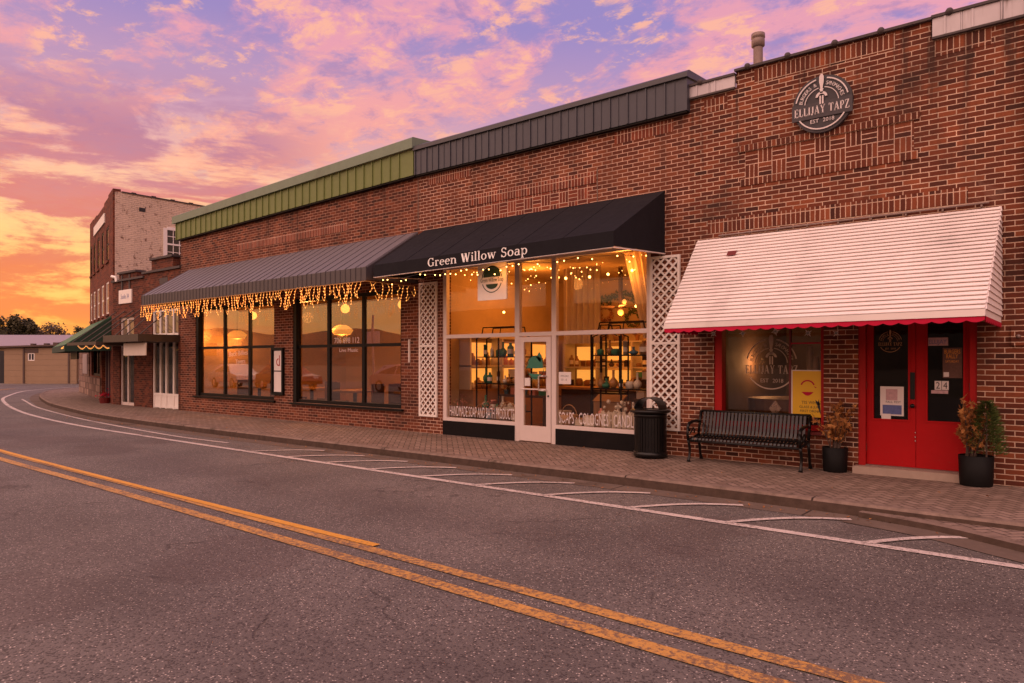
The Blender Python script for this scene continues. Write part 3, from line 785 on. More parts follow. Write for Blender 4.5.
# white slatted awning
aw = thing('slatted_awning', 'white horizontal-slat awning with scarlet scalloped edge over the red doors', 'awning', (-2.84, -.7, 2.0))
AX0, AX1, AY, AZ0, AZ1 = -4.82, -.85, -1.36, 2.075, 3.44
N = 25
prof = []
for i in range(N):
    f0, f1 = i/N, (i+1)/N
    ya, za = AY*f0, AZ1+(AZ0-AZ1)*f0; yb, zb = AY*f1, AZ1+(AZ0-AZ1)*f1
    prof += [(ya-.012, za-.006), (yb-.022, zb+.014), (yb-.022, zb+.006), (yb-.002, zb+.008), (yb-.002, zb+.001)]
prof += [(AY, AZ0)]
innerp = [(AY+.05, AZ0), (-.004, AZ1-.06)]
MB().prismx(prof+innerp, AX0, AX1, 24).build('slatted_slope', M_WHITESLAT, aw)
for xx in (AX0, AX1):
    mb = MB(); s = -1 if xx == AX0 else 1
    n = 19
    for i in range(n):
        za = AZ0+(AZ1-AZ0)*i/n; zb = AZ0+(AZ1-AZ0)*(i+1)/n
        ya = AY*(AZ1-za)/(AZ1-AZ0); yb = AY*(AZ1-zb)/(AZ1-AZ0)
        x0, x1 = xx+s*.004, xx+s*.016
        mb.add([(x1, ya+.004, za), (x1, -.004, za), (x0, -.004, zb), (x0, yb+.004, zb), (xx-s*.02, ya, za), (xx-s*.02, -.004, za), (xx-s*.02, -.004, zb), (xx-s*.02, yb, zb)],
               [(0, 1, 2, 3), (4, 7, 6, 5), (0, 4, 5, 1), (3, 2, 6, 7), (0, 3, 7, 4), (1, 5, 6, 2)])
    mb.build('side_panel', M_WHITESLAT, aw)
mb = MB(); mb.bbox(AX0-.005, AX1+.005, AY-.03, AY+.02, AZ0-.075, AZ0-.001, .006); mb.build('front_bar', M_WHITESLAT, aw)
mb = MB()
for xx in (AX0-.002, AX1-.018): MB().box(xx, xx+.02, AY+.022, -.01, AZ0-.075, AZ0-.001).build('side_bar', M_WHITESLAT, aw)
def scallop(mb, p0, p1, z, h, n):
    p0 = Vector(p0); p1 = Vector(p1); d = p1-p0; seg = 8; nn = Vector((-d.y, d.x)).normalized()*.006
    top = []; bot = []
    for i in range(n*seg+1):
        q = p0+d*i/(n*seg); zz = z-h*(.62+.38*abs(math.sin(math.pi*i/seg)))
        top.append(q); bot.append((q, zz))
    for i in range(n*seg):
        a, b_ = top[i], top[i+1]; za, zb = bot[i][1], bot[i+1][1]
        vs = []
        for o in (nn, -nn): vs += [(a.x+o.x, a.y+o.y, z), (b_.x+o.x, b_.y+o.y, z), (b_.x+o.x, b_.y+o.y, zb), (a.x+o.x, a.y+o.y, za)]
        mb.add(vs, [(0, 1, 2, 3), (7, 6, 5, 4), (0, 4, 5, 1), (3, 2, 6, 7)])
mb = MB(); scallop(mb, (AX0, AY-.015), (AX1, AY-.015), AZ0-.076, .062, 24); scallop(mb, (AX1, AY-.008), (AX1, -.02), AZ0-.076, .062, 9); scallop(mb, (AX0, AY-.008), (AX0, -.02), AZ0-.076, .062, 9)
mb.build('scalloped_valance', M_REDTRIM, aw)
fq = .20
mb = MB(); ya, za = AY*fq, AZ1+(AZ0-AZ1)*fq; yb, zb = AY*(fq+.055), AZ1+(AZ0-AZ1)*(fq+.055)
mb.prismx([(ya-.03, za+.014), (yb-.03, zb+.014), (yb-.034, zb+.012), (ya-.034, za+.012)], -4.22, -4.08); mb.build('patch', M_DKRED, aw)
mb = MB(); mb.tube([(AX0+.35, -.03, 3.475), (AX1-.12, -.03, 3.50)], .012, 6)
for k in range(9): mb.box(AX0+.4+k*.42, AX0+.42+k*.42, -.03, 0, 3.455, 3.50)
mb.build('mounting_rail', M_RUST, aw)
skew_depth(aw, AX0, AX1, .84, 1.27)

# snowflake ornaments
def snowflake(x, z, s):
    o = thing('snowflake_ornament', '', 'ornament', (x, -.55, z-.06), 'paper snowflakes hanging under the slatted awning')
    mb = MB(); a0 = R.random()
    for k in range(8):
        a = a0+k*math.pi/4; L = s*(1 if k % 2 == 0 else .62)
        mb.prism([(x+.012*math.cos(a+1.57), z+.012*math.sin(a+1.57)), (x+L*math.cos(a), z+L*math.sin(a)), (x+.012*math.cos(a-1.57), z+.012*math.sin(a-1.57))], -.553, -.547)
    mb.build('star', M_WHITE, o); MB().tube([(x, -.55, z+s*.7), (x, -.55, 2.05+.75)], .002, 4).build('thread', M_INK, o)
    return o
for (x, z, s, l) in [(-4.33, 1.935, .06, 'pale snowflake hanging in front of the brick left of the pub window'), (-3.89, 1.93, .055, 'pale snowflake hanging above the left curve of the window emblem'), (-3.42, 1.945, .065, 'pale snowflake hanging over the join of the two pub panes'), (-2.98, 1.91, .06, 'pale snowflake hanging above the yellow poster'), (-2.62, 1.90, .055, 'pale snowflake hanging before the brick pier beside the red doors')]:
    snowflake(x, z, s)['label'] = l

# window decal, poster, papers
dc = thing('window_emblem', 'pale tap emblem lettered ELLIJAY TAPZ on the pub window glass', 'decal', (-3.72, .14, 1.1))
mb = MB(); pub_logo(mb, -3.72, 1.485, .42, .1435, d=.002); mb.build('lettering', M_DECAL, dc)
dc = thing('door_emblem', 'small amber tap emblem on the glass of the left red door', 'decal', (-2.10, .095, 1.6))
mb = MB(); pub_logo(mb, -2.10, 1.79, .155, .0945, d=.0015); mb.build('lettering', M_DECALD, dc)
yp = thing('yellow_poster', 'tall yellow poster with a red cup drawing standing in the pub window', 'poster', (-3.2, .12, .75))
MB().box(-3.40, -2.985, .118, .128, .715, 1.385).build('sheet', M_YELLOW, yp)
mb = MB()
for a in ((-3.415, -3.398, .715, 1.40), (-2.987, -2.972, .715, 1.40), (-3.398, -2.987, 1.385, 1.40)): mb.box(a[0], a[1], .114, .1285, a[2], a[3])
mb.build('border', M_PAPER, yp)
mb = MB(); mb.prism([(-3.27+.17*k/10, 1.08-.055*math.sin(math.pi*k/10)) for k in range(11)], .1165, .1175); mb.ring_y(-3.185, 1.15, .085, .105, 20, 160, .1165, .1175, 14)
mb.prism([(-3.10, 1.165), (-3.06, 1.15), (-3.07, 1.135)], .1165, .1175); mb.build('cup_drawing', M_REDTRIM, yp)
mb = MB(); text(mb, 'TIS WHAT', -3.27, .905, .045, .1165); text(mb, 'GLASS & JUG', -3.30, .845, .036, .1165); text(mb, 'FIRST DRINKS', -3.29, .785, .036, .1165)
mb.prism([(-3.03, .98), (-3.05, .88), (-3.0, .75), (-3.01, .87)], .1160, .1164); mb.prism([(-3.08, .97), (-3.0, .91), (-3.05, .89)], .1160, .1164)
mb.build('printing', M_INK, yp)
fl = thing('event_flyer', 'white event flyer with a blue mountain picture on the left red door', 'flyer', (-2.09, .085, .78))
MB().box(-2.22, -1.935, .084, .09, .79, 1.185).build('sheet', M_PAPER, fl)
MB().box(-2.15, -2.01, .081, .0835, 1.00, 1.15).build('crest_picture', M_PRINTPK, fl); MB().box(-2.19, -1.96, .081, .0835, .81, .935).build('landscape_picture', M_PRINTBL, fl)
mb = MB(); text(mb, 'FALL FEST', -2.15, .962, .03, .0830); mb.build('printing', M_INK, fl)
nt = thing('paper_note', 'small blank white note at the lower edge of the left door glass', 'note', (-2.15, .085, .74)); MB().box(-2.205, -2.09, .079, .0805, .745, .815).build('sheet', M_PAPER, nt)
st = thing('bumper_sticker', 'pale blue strip sticker at the top of the right door glass', 'sticker', (-1.53, .09, 1.72)); MB().box(-1.65, -1.425, .086, .0945, 1.73, 1.835).build('strip', M_PRINTPK, st)
mb = MB(); text(mb, 'ELLIJAY', -1.64, 1.755, .055, .0855, .20); mb.build('lettering', M_PRINTBL, st)
fl = thing('dark_flyer', 'dark brown flyer with orange heading on the right red door', 'flyer', (-1.38, .09, 1.3)); MB().box(-1.485, -1.27, .086, .0945, 1.31, 1.70).build('sheet', M_PRINTBR, fl)
mb = MB(); text(mb, 'BURGERS', -1.465, 1.625, .055, .0855, .175); text(mb, 'RALLY', -1.445, 1.565, .055, .0855, .13); text(mb, 'SATURDAY', -1.455, 1.51, .03, .0855, .15); mb.build('heading', M_PRINTOR, fl)
MB().box(-1.475, -1.415, .0845, .0858, 1.325, 1.385).build('corner_label', M_PAPER, fl)
num = thing('house_number', 'white tiles showing the street number 24 on the right red door', 'number plate', (-1.52, .09, 1.1))
for a, s in ((-1.575, '2'), (-1.493, '4')):
    ti = MB().box(a, a+.075, .084, .0945, 1.155, 1.27).build('tile', M_PAPER, num)
    mb = MB(); text(mb, s, a+.014, 1.17, .088, .0835, .046); mb.build('digit', M_INK, ti)
MB().box(-1.615, -1.425, .085, .0945, 1.105, 1.148).build('name_strip', M_PRINTPK, num)
# things in the pub window
for (x, y, z, h, r, l) in [(-3.24, .42, .70, 1.05, .045, 'tall pale candle jar behind the yellow poster'), (-3.14, .36, .70, .90, .05, 'short pale candle jar second in the pub window row'), (-3.05, .40, .70, .98, .05, 'pale candle jar nearest the pier in the pub window')]:
    o = thing('candle_jar', l, 'jar', (x, y, z), 'candle jars in the pub window'); mb = MB(); mb.smooth = True
    mb.lathe([(0, z), (r, z), (r, z+h*.9), (r*.7, z+h*.95), (r*.7, z+h), (0, z+h)], x, y, 14); mb.build('glass_body', M_BOXW, o)
tb = thing('window_counter', 'dark wooden counter behind the pub window', 'counter', (-3.75, .45, 0)); MB().box(-4.4, -2.95, .25, .7, .62, .70).build('top', M_DKWOOD, tb); MB().box(-4.35, -3.0, .28, .66, .03, .62).build('base', M_DKWOOD, tb)
orn = thing('diamond_ornament', 'silver diamond ornament leaning inside the pub window', 'ornament', (-3.68, .2, .70)); MB().prism([(-3.68, .70), (-3.59, .815), (-3.68, .93), (-3.77, .815)], .19, .22).build('plate', M_CHROME, orn)
pb = thing('wine_barrel_table', 'brown draped table deep inside the pub window', 'table', (-4.0, 1.6, .02)); mb = MB(); mb.lathe([(0, .02), (.6, .02), (.66, .9), (0, .93)], -4.0, 1.8, 20); mb.build('top', M_WOOD, pb)
lp = thing('amber_table_lamp', 'small amber lamp glowing at the back of the pub window', 'lamp', (-2.2, 3.2, 1.2)); mb = MB(); mb.smooth = True; mb.ball((-3.6, 3.4, 1.75), .06, 8); mb.build('bulb', E_LAMP, lp)
eb = thing('utility_box', 'faded grey utility box on the brick right of the red doors', 'box', (-.67, -.04, 1.78)); MB().bbox(-.75, -.60, -.035, 0, 1.72, 1.95, .01).build('cover', M_BRICK, eb); mb = MB(); mb.smooth = True; mb.ball((-.675, -.04, 1.83), .025, 8); mb.build('knob', M_RUST, eb)
vp = thing('vent_pipe', 'rusty round vent pipe with a cap rising from the pub roof', 'vent', (-4.23, 1.0, 5.45)); mb = MB(); mb.smooth = True
mb.lathe([(.075, 5.45), (.075, 6.74)], -4.23, 1.0, 16); mb.build('pipe', M_RUST, vp); mb = MB(); mb.smooth = True; mb.lathe([(.08, 6.68), (.105, 6.70), (.105, 6.80), (.095, 6.82), (.11, 6.83), (.108, 6.90), (0, 6.92)], -4.23, 1.0, 16); mb.build('cap', M_RUST, vp)

# ================================================================== SOAP SHOP (middle)
soap = thing('soap_shop', 'red brick shop with a glowing glass front and dark grey metal parapet in the middle', 'building', (-8, 0, 0))
mb = MB(); wall_open(mb, -11.24, -4.97, -.12, 5.54, [(-10.5, -5.66, -.02, 3.52)]); mb.box(-11.24, -4.97, 9, 9.25, -.12, 5.5); mb.box(-11.24, -10.95, .25, 9, -.12, 5.5); mb.box(-5.25, -4.97, .25, 9, -.12, 5.5); mb.build('wall', M_BRICK2, soap)
MB().box(-11.24, -4.97, .25, 9, 5.3, 5.45).build('roof', M_ROOF, soap)
mb = MB().box(-11.24, -4.955, -.12, .25, 5.515, 6.03); q = -11.2
while q < -5.0: mb.box(q-.012, q+.012, -.140, -.1205, 5.52, 6.03); mb.box(q+.16, q+.172, -.13, -.1205, 5.52, 6.03); q += .345
pp = mb.build('metal_parapet', M_DGREY, soap)
mb = MB(); mb.prismx([(-.165, 6.031), (-.165, 6.11), (-.10, 6.15), (.55, 6.19), (.55, 6.10), (-.08, 6.031)], -11.24, -4.93); mb.build('parapet_cap', M_DGREY_CAP, pp)
MB().box(-11.22, -4.97, -.10, -.002, 5.488, 5.514).build('shadow_strip', M_BLACKM, pp)  # black strip drawn in as the shadow line under the parapet
for a, b_, z in [(-6.35, -5.25, 5.26), (-10.95, -9.7, 5.27)]: MB().box(a, b_, -.004, 0, z, z+.205).build('soldier_course', M_SOLDr, soap)
MB().box(-9.76, -6.72, -.012, 0, 4.66, 4.865).build('soldier_course', M_SOLDr, soap); MB().box(-9.60, -6.86, -.003, 0, 4.2, 4.655).build('basket_weave_panel', M_WEAVE2, soap)
MB().box(-6.705, -6.69, -.006, 0, 4.3, 4.9).build('mortar_joint', M_KERB, soap)
MB().box(-11.245, -11.23, -.006, 0, 4.4, 5.48).build('mortar_joint', M_KERB, soap)
# storefront
SX0, SX1 = -10.5, -5.66
sf = MB()
def post(a, b_, z0, z1): sf.bbox(a, b_, .01, .10, z0, z1, .006)
post(-10.5, -10.40, .0, 3.50); post(-8.57, -8.46, 0, 3.50); post(-7.70, -7.60, 0, 3.50); post(-5.74, -5.66, 0, 3.50)
for a, b_ in ((-10.40, -8.57), (-8.46, -7.70), (-7.60, -5.74)):
    post(a, b_, 2.0, 2.075); post(a, b_, 3.42, 3.50)
for a, b_ in ((-10.40, -8.57), (-7.60, -5.74)): post(a, b_, .29, .36)
sfo = sf.build('storefront_frame', M_ALU, soap)
for (a, b_, z0, z1) in [(-10.40, -8.57, 2.075, 3.42), (-8.46, -7.70, 2.075, 3.42), (-7.60, -5.74, 2.075, 3.42), (-10.40, -8.57, .36, 2.0), (-7.60, -5.74, .36, 2.0)]:
    MB().box(a, b_, .05, .056, z0, z1).build('pane', G_SOAP, sfo)
for a, b_ in ((-10.49, -8.572), (-7.598, -5.67)): MB().box(a, b_, -.01, .09, -.02, .289).build('kick_panel', M_KICK, soap)
d = MB(); wall_open(d, -8.45, -7.71, .02, 1.985, [(-8.345, -7.815, .31, 1.89)], .0, .05); d = d.build('door', M_ALU, soap)
MB().box(-8.345, -7.815, .022, .028, .31, 1.89).build('pane', G_SOAP, d)
mb = MB(); mb.tube([(-8.36, -.04, 1.0), (-7.80, -.04, 1.0)], .014, 8); mb.build('push_bar', M_ALU, d)
mb = MB(); mb.tube([(-7.80, 0, 1.25), (-7.83, -.07, 1.25), (-7.93, -.08, 1.25), (-7.93, -.08, .98), (-7.83, -.07, .98), (-7.80, 0, .98)], .013, 8); mb.build('pull_handle', M_CHROME, d)
mb = MB(); mb.disc_y(-7.765, .88, .018, -.012, 0, 12); mb.build('lock', M_INK, d)
# interior
shell(-10.9, -5.3, .26, 5.2, -.015, 3.6).build('interior_wall', M_CREAM, soap)
MB().quad((-10.85, .27, -.01), (-5.35, .27, -.01), (-5.35, 5.15, -.01), (-10.85, 5.15, -.01)).build('interior_floor', M_WOODFLOOR, soap)

# lettering on the glass
for (nm, lab, s, x0, wd, z, h) in [('window_lettering', 'pale capitals HANDMADE SOAP AND BATH PRODUCTS low on the left shop pane', 'HANDMADE SOAP AND BATH PRODUCTS', -10.34, 1.72, .395, .215), ('window_lettering', 'pale capitals SOAPS COLOGNES CANDLES low on the right shop pane', 'SOAPS \u00b7 COLOGNES \u00b7 CANDLES \u00b7', -7.56, 1.72, .395, .215)]:
    mb = MB(); text(mb, s, x0, z, h, .0485, wd); o = mb.build('lettering', M_SIGNLT); o.name = nm; tag(o, lab, 'lettering')
o = thing('door_emblem', 'round teal leaf emblem on the glass shop door', 'decal', (-8.08, .02, 1.3))
mb = MB(); mb.prism([(-8.08+.175*math.cos(rad(a)), 1.46+.175*math.sin(rad(a))) for a in range(0, 181, 12)]+[(-8.30, 1.40), (-8.08, 1.39), (-7.9, 1.40)], .017, .021); mb.prism([(-8.06, 1.60), (-7.99, 1.70), (-7.93, 1.62), (-7.96, 1.5)], .017, .021)
mb.prism([(-8.08+.15*math.cos(rad(a)), 1.335+.15*math.sin(rad(a))) for a in range(195, 346, 12)], .017, .021); mb.build('leaf', M_TEAL, o)
mb = MB(); mb.ring_y(-8.08, 1.42, .20, .212, 0, 360, .016, .0165, 32); text(mb, 'GREEN WILLOW', -8.22, 1.165, .03, .016, .28); mb.build('ring', M_GREENLOGO, o)
o = thing('door_notice', 'small white square notice on the shop door glass', 'notice', (-8.25, .02, 1.05)); MB().box(-8.335, -8.20, .016, .0205, 1.06, 1.21).build('sheet', M_PAPER, o)
o = thing('window_notice', 'white notice taped inside the right shop pane beside the door', 'notice', (-7.42, .05, 1.1)); MB().box(-7.56, -7.29, .044, .0485, 1.11, 1.33).build('sheet', M_PAPER, o)
mb = MB(); text(mb, 'OPEN DAILY', -7.52, 1.24, .035, .0435, .19); text(mb, '10 - 6', -7.50, 1.17, .04, .0435); mb.build('printing', M_INK, o)

# black awning with lettering
ba = thing('black_awning', 'black canvas awning lettered Green Willow Soap over the glowing shop front', 'awning', (-8.2, -.8, 3.2))
bx0, bx1, by, bz0, bz1 = -11.06, -5.40, -1.56, 3.435, 4.32
mb = MB(); mb.prismx([(-.003, bz1), (by, bz0), (by, bz0-.02), (-.003, bz1-.03)], bx0, bx1, 24)
for k in range(1, 6):
    xx = bx0+(bx1-bx0)*k/6; mb.prismx([(-.003, bz1+.006), (by, bz0+.006), (by, bz0-.002), (-.003, bz1-.002)], xx-.008, xx+.008)
mb.build('canopy', M_BLACKCLOTH, ba)
MB().box(bx0, bx1, by-.012, by, 3.20, bz0).build('valance', M_BLACKCLOTH, ba)
for xx in (bx0, bx1-.012):
    mb = MB(); mb.prismx([(-.003, bz1-.002), (by+.0005, bz0-.002), (by+.0005, 3.215), (-.003, 3.30)], xx+.0005, xx+.0115); mb.build('side_panel', M_BLACKCLOTH, ba)
mb = MB(); mb.tube([(bx0, -.0, 3.285), (bx0, by, 3.195), (bx1, by, 3.195), (bx1, 0, 3.285)], .012, 6); mb.build('hem_tube', M_ALU, ba)
mb = MB(); serif_text(mb, 'Green Willow Soap', -9.44, 3.26, .155, by-.018, by-.0125, width=2.40); mb.build('lettering', M_LETTER, ba)
skew_depth(ba, bx0, bx1, .88, 1.03)

# hanging square sign
hs = thing('hanging_shop_sign', 'square white sign with a green half-moon emblem hanging under the black awning', 'sign', (-8.28, -1.0, 2.62))
hx0, hx1, hz0, hz1, hy = -8.62, -7.94, 2.62, 3.27, -1.0
MB().bbox(hx0, hx1, hy, hy+.03, hz0, hz1, .008).build('board', M_WHITE, hs)
hc, hz = (hx0+hx1)/2+.0, 2.99
mb = MB(); mb.prism([(hc+.20*math.cos(rad(a)), hz+.04+.20*math.sin(rad(a))) for a in range(0, 181, 9)], hy-.004, hy-.0005)
mb.prism([(hc+.14*math.cos(rad(a)), hz-.085+.09*math.sin(rad(a))) for a in range(180, 361, 9)], hy-.004, hy-.0005); mb.build('emblem', M_GREENLOGO, hs)
mb = MB(); mb.ring_y(hc, hz, .225, .24, 8, 172, hy-.004, hy-.0005); mb.ring_y(hc, hz, .225, .24, 200, 340, hy-.004, hy-.0005); text(mb, 'Green Willow Soap', hc-.27, hz-.045, .075, hy-.003, .54); mb.build('lettering', M_GREENLOGO, hs)
mb = MB(); [mb.tube([(x, hy+.015, hz1), (x, hy+.015, 3.75)], .006, 5) for x in (hx0+.08, hx1-.08)]; mb.build('hanger', M_BLACKM, hs)

# lattice panels
def lattice(x0, x1, z0, z1, label, mid=None):
    o = thing('lattice_panel', label, 'lattice', ((x0+x1)/2, -.03, z0), 'white diamond lattice panels beside the shop front')
    def strips(sgn, ya, yb):
        mb = MB(); w = .030; p = .145; n = int((x1-x0+z1-z0)/p)+2
        for i in range(-1, n):
            c = i*p
            # line x = x0 + c - sgn*z'  clipped to the rectangle
            if sgn > 0: f = lambda s: (x0+s, z0+c-s)
            else: f = lambda s: (x1-s, z0+c-s)
            lo = max(0, c-(z1-z0)); hi = min(x1-x0, c)
            if hi-lo < .03: continue
            a = f(lo); b_ = f(hi); h = w*.707
            mb.prism([(a[0], a[1]-h), (b_[0], b_[1]-h), (b_[0], b_[1]+h), (a[0], a[1]+h)], ya, yb)
        return mb
    strips(1, -.022, -.012).build('lattice', M_WHITE, o); strips(-1, -.034, -.0225).build('lattice', M_WHITE, o)
    mb = MB()
    mb.box(x0-.02, x0+.022, -.042, -.004, z0-.02, z1+.02); mb.box(x1-.022, x1+.02, -.042, -.004, z0-.02, z1+.02)
    for z in (z0, z1)+((mid,) if mid else ()): mb.box(x0+.022, x1-.022, -.041, -.005, z-.02, z+.02)
    mb.build('border', M_WHITE, o)
lattice(-11.16, -10.66, .37, 3.18, 'white lattice panel left of the glowing shop front, beside the tall dark windows', 1.85)
lattice(-5.64, -5.14, .42, 3.23, 'white lattice panel on the brick right of the shop front, behind the trash can', 1.82)

# ================================================================== RESTAURANT (green roof)
rest = thing('brick_restaurant', 'long brick restaurant with an olive green metal parapet and tall black-framed windows', 'building', (-16.5, 0, 0))
zt = lambda x: 5.27+(x+21.9)*.023
mb = MB(); wall_open(mb, -21.9, -11.24, -.12, 5.27, [(-20.95, -16.75, .49, 3.12), (-15.9, -11.78, .47, 3.12)], zt=zt)
mb.box(-21.9, -21.6, .25, 9, -.12, 5.2); mb.box(-21.9, -11.24, 9, 9.25, -.12, 5.2); mb.box(-11.28, -11.241, .25, 9, -.12, 5.2); mb.build('wall', M_BRICK3, rest)
MB().box(-21.6, -11.24, .25, 9, 5.0, 5.1).build('roof', M_ROOF, rest)
def skew(mb, x0=-21.9, k=.023):
    mb.v = [(x, y, z+(x-x0)*k) for x, y, z in mb.v]; return mb
mb = MB().box(-21.96, -11.26, -.13, .25, 5.275, 5.82); q = -21.9
while q < -11.4: mb.box(q-.015, q+.015, -.155, -.1305, 5.28, 5.82); q += .30
pp = skew(mb).build('metal_parapet', M_GREEN, rest)
mb = MB(); mb.prismx([(-.20, 5.775), (-.20, 5.99), (-.17, 6.01), (.5, 6.05), (.5, 5.95), (-.165, 5.775)], -22.05, -11.22); skew(mb, k=.029).build('parapet_cap', M_GREENCAP, pp)
mb = skew(MB().box(-21.9, -11.25, -.11, -.002, 5.245, 5.274)); mb.build('shadow_strip', M_BLACKM, pp)  # black strip standing for the shadow below the green parapet
MB().box(-18.6, -13.65, -.010, 0, 4.62, 4.83).build('soldier_course', M_SOLDr, rest)
MB().box(-11.52, -11.49, -.03, 0, 1.5, 2.0).build('wall_conduit', M_WHITE, rest)
def big_window(x0, x1, z0, z1, cols, tz):
    f = MB(); y0, y1 = .06, .15; fw = .085
    f.box(x0, x0+fw+.05, y0-.05, y1, z0, z1); f.box(x1-fw, x1, y0, y1, z0, z1); f.box(x0+fw+.05, x1-fw, y0, y1, z1-fw, z1); f.box(x0+fw+.05, x1-fw, y0, y1, z0, z0+fw)
    w = f.build('window', M_BLACKM, rest)
    xs = [x0+fw+.05]+cols+[x1-fw]
    mb = MB()
    for c in cols: mb.box(c-.05, c+.05, y0+.01, y1-.005, z0+fw, z1-fw)
    for i in range(len(xs)-1):
        a, b_ = xs[i]+(.05 if i else 0), xs[i+1]-(.05 if i < len(xs)-2 else 0)
        mb.box(a, b_, y0+.015, y1-.01, tz-.035, tz+.035)
        for (za, zb) in ((z0+fw, tz-.035), (tz+.035, z1-fw)): MB().box(a, b_, .10, .106, za, zb).build('pane', G_REST, w)
    mb.build('mullion', M_BLACKM, w)
    MB().box(x0-.08, x1+.08, -.06, .06, z0-.05, z0-.001).build('sill', M_BLACKM, w)
big_window(-20.95, -16.75, .49, 3.12, [-19.42, -18.08], 1.92)
big_window(-15.9, -11.78, .47, 3.12, [-14.5, -13.17], 1.90)
shell(-21.5, -11.3, .26, 6.0, -.015, 3.7).build('interior_wall', M_AMBERWALL, rest)
MB().quad((-21.45, .27, -.01), (-11.35, .27, -.01), (-11.35, 5.95, -.01), (-21.45, 5.95, -.01)).build('interior_floor', M_WOODFLOOR, rest)
LX1, LX2 = -21.05, -15.7
for (x, l) in ((LX1, 'glowing amber pendant lamp behind the left tall window of the restaurant'), (LX2, 'glowing amber pendant lamp behind the right tall window of the restaurant')):
    o = thing('pendant_lamp', l, 'lamp', (x, 1.4, 2.2), 'pendant lamps in the restaurant'); mb = MB(); mb.smooth = True
    mb.lathe([(0, 2.23), (.22, 2.24), (.30, 2.36), (.22, 2.44), (.12, 2.50), (0, 2.50)], x, 1.4, 18); mb.build('lamp_shade', E_LAMP, o)
    MB().tube([(x, 1.4, 2.5), (x, 1.4, 3.68)], .012, 6).build('cord', M_INK, o)
# tables inside
for (x, y, l) in ((-19.6, 1.3, 'wooden table just behind the left tall window, leftmost of the restaurant tables'), (-17.5, 1.7, 'wooden table deeper behind the left tall window'), (-14.9, 1.2, 'wooden table just behind the right tall window'), (-12.9, 1.6, 'wooden table behind the rightmost restaurant pane')):
    o = thing('dining_table', l, 'table', (x, y, -.01), 'dining tables in the restaurant'); MB().bbox(x-.5, x+.5, y-.4, y+.4, .72, .77, .01).build('top', M_WOOD, o)
    MB().tube([(x, y, .0), (x, y, .72)], .05, 8).build('pedestal', M_BLACKM, o)
    for s in (-1, 1):
        cx = x+s*.72
        c = thing('dining_chair', 'dark dining chair %s of the table %s' % ('left' if s < 0 else 'right', {-19.6: 'under the leftmost pane', -17.5: 'deep behind the left tall window', -14.9: 'just behind the right tall window', -12.9: 'behind the rightmost restaurant pane'}[x]), 'chair', (cx, y, -.01), 'dining chairs in the restaurant')
        MB().box(cx-.2, cx+.2, y-.2, y+.2, .43, .47).build('seat', M_DKWOOD, c); MB().box(cx+s*.17, cx+s*.2, y-.2, y+.2, .47, .95).build('backrest', M_DKWOOD, c)
        for a in (-.18, .18):
            for b_ in (-.18, .18): MB().box(cx+a-.02, cx+a+.02, y+b_-.02, y+b_+.02, -.005, .43).build('leg', M_DKWOOD, c)
o = thing('window_lettering', 'white script lettering on the middle pane of the left tall window', 'lettering', (-18.7, .09, 1.5)); mb = MB(); text(mb, 'Back Billies', -19.2, 1.66, .14, .0985, .98, .05); text(mb, 'Tavern', -18.85, 1.45, .13, .0985, .5, .05); mb.build('lettering', M_SIGNLT, o)
o = thing('window_lettering', 'white phone number lettering on the middle pane of the right tall window', 'lettering', (-13.8, .09, 1.9)); mb = MB(); text(mb, '706 698 112', -14.30, 1.96, .14, .0985, .95); text(mb, 'Live Music', -14.1, 1.75, .09, .0985, .7); mb.build('lettering', M_SIGNLT, o)
mn = thing('menu_board', 'narrow black framed menu case on the brick between the two tall windows', 'menu board', (-16.52, -.04, .65))
mb = MB(); x0, x1, z0, z1 = -16.80, -16.26, .64, 1.88; mb.box(x0, x0+.06, -.07, 0, z0, z1); mb.box(x1-.06, x1, -.07, 0, z0, z1); mb.box(x0+.06, x1-.06, -.07, 0, z0, z0+.06); mb.box(x0+.06, x1-.06, -.07, 0, z1-.06, z1); mb.box(x0+.06, x1-.06, -.02, 0, z0+.06, z1-.06); mb.build('case', M_BLACKM, mn)
MB().box(x0+.09, x1-.09, -.03, -.0205, 1.28, z1-.08).build('menu_sheet', M_PAPER, mn); MB().box(x0+.09, x1-.09, -.03, -.0205, z0+.08, 1.25).build('menu_sheet', M_PAPER, mn)
mb = MB(); mb.ring_y(-16.5, 1.5, .07, .10, 90, 300, -.034, -.0305, 14); mb.box(-16.47, -16.44, -.034, -.0305, 1.4, 1.68); mb.build('printing', M_REDFR, mn)

# charcoal awning
ra = thing('charcoal_awning', 'long charcoal standing-seam awning hung with icicle lights over the restaurant windows', 'awning', (-16.4, -.7, 3.1))
rx0, rx1, ry, rz0, rz1 = -21.35, -11.24, -1.40, 3.42, 4.31
mb = MB().prismx([(-.003, rz1), (ry, rz0), (ry, rz0-.02), (-.003, rz1-.03)], rx0, rx1); q = rx0+.01
while q < rx1:
    mb.prismx([(-.003, rz1+.013), (ry-.008, rz0+.012), (ry-.008, rz0-.002), (-.003, rz1-.002)], q-.008, q+.008); q += .3355
mb.build('canopy', M_GREYCLOTH, ra)
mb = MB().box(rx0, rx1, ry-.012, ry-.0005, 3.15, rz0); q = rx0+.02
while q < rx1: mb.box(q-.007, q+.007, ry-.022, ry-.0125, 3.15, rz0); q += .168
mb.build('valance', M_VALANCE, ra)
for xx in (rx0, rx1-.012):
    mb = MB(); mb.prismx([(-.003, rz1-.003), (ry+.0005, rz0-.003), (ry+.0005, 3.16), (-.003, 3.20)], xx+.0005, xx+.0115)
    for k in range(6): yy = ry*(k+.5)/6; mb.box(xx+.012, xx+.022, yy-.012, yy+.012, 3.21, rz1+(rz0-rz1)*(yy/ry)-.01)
    mb.build('side_panel', M_VALANCE, ra)

